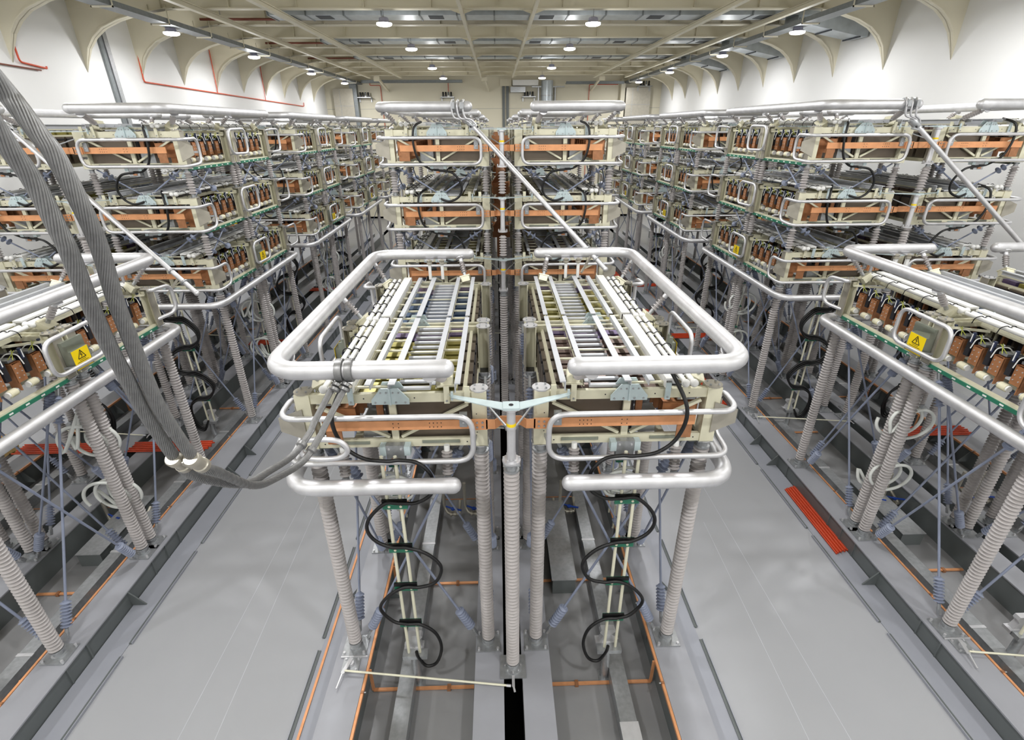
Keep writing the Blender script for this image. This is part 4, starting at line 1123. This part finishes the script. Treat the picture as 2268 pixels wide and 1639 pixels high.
p1, p2 = px(437, 1024, 3.21)-o0, px(398, 1024, 3.2)-o0
ax = (px(470, 1050, 3.5)-px(385, 1000, 3.05)).normalized()
b = MB()
for q in (p1, p2): b.lathe([(.043, -.09), (.05, -.08), (.05, -.04), (.042, -.035), (.042, .035), (.05, .04), (.05, .08), (.043, .09)], STEEL, 18, q, ax)
b.bar(p1-(p1-p2)*.5-ax*.07, p1-(p1-p2)*.5+ax*.07, .05, .05, STEEL); link('spacer_body', b.mesh('spacer_body'), t)
b = MB(); b.tube([p1-ax*.09+Vector((0, 0, .05)), p1+ax*.09+Vector((0, 0, .055))], .012, ALU, 8); b.bolt(p1+Vector((0, 0, .06)), (0, -.4, 1), STEEL, .015, .02); link('keeper', b.mesh('keeper'), t)
# clamp on the thick tube
for k, dx in enumerate((-.055, .055)):
    xx = -1.90+dx; yy = ROWY[0]-.55; zz = 5.5
    o = empty('tube_cable_clamp', f'grey metal clamp wrapping the thick front tube, {["left", "right"][k]} of the two', 'clamp', (xx, yy, zz), 'thick tube clamps')
    b = MB(); b.lathe([(.115, -.045), (.135, -.04), (.14, 0), (.135, .04), (.115, .045)], ALUD, 22, (0, 0, 0), (1, 0, 0)); link('clamp_band', b.mesh('clamp_band'), o)
    b = MB(); e = Vector((-.03, -.1, -.14)); dd = (CAB[1-k][-1]-CAB[1-k][-8]).normalized()
    for j in (0, 1): b.lathe([(.045, -.02), (.062, -.01), (.062, .02), (.045, .03)], ALUD, 14, e-dd*.055*j, dd)
    for j in (-1, 1): b.bolt(e+Vector((.055*j, -.03, 0)), (0, -1, .3), STEEL, .018, .03)
    link('cable_shoe', b.mesh('cable_shoe'), o)
for k, path in enumerate(CAB):
    i = len(path)-24; q = path[i]; dd = (path[i+1]-path[i-1]).normalized()
    b = MB(); b.lathe([(.04, -.03), (.055, -.02), (.055, .02), (.04, .03)], ALUD, 14, (0, 0, 0), dd)
    tag(link('cable_collar', b.mesh('cable_collar'), None, q), f'small grey collar on the {["upper", "lower"][k]} thick cable before the front ring', 'clamp', 'cable collars')
b = MB(); yy = ROWY[0]-.5
pts = [(-2.15, yy, 4.30), (-1.85, yy-.12, 4.36), (-1.62, yy-.1, 4.3), (-1.62, yy-.05, 4.14), (-1.8, yy, 4.08), (-2.2, yy, 4.06)]
P = [(-2.5, yy, 4.53), (-2.2, yy, 4.52), (-2.08, yy, 4.45), (-2.06, yy, 4.34), (-2.2, yy, 4.25), (-2.5, yy, 4.25), (-2.62, yy, 4.33), (-2.62, yy, 4.45)]
b.tube(smooth_path(P, 5, True), .035, ALU, 10, closed=True)
solo('small_corona_ring', b, 'small oval aluminium ring behind the two thick cables at the front left corner', 'ring')

# ================================================================== pallet at far left
o = empty('wooden_pallet', 'wooden pallet box standing on the floor by the left wall', 'pallet', (-14.7, 11.6, FLOOR))
b = MB()
for k in range(3): b.box(-.6, -1.0+.92*k, 0, .6, -.85+.92*k, .1, WOOD)
link('pallet_foot', b.mesh('pallet_foot'), o)
b = MB()
for k in range(6): b.box(-.6, -1.0+.335*k, .1, .6, -.7+.335*k, .125, WOOD)
link('deck_board', b.mesh('deck_board'), o)
b = MB(); b.box(-.6, -1, .125, .6, -.97, .55, WOOD); b.box(-.6, .97, .125, .6, 1, .55, WOOD); b.box(-.6, -.97, .125, -.57, .97, .55, WOOD); b.box(.57, -.97, .125, .6, .97, .55, WOOD)
link('side_board', b.mesh('side_board'), o)
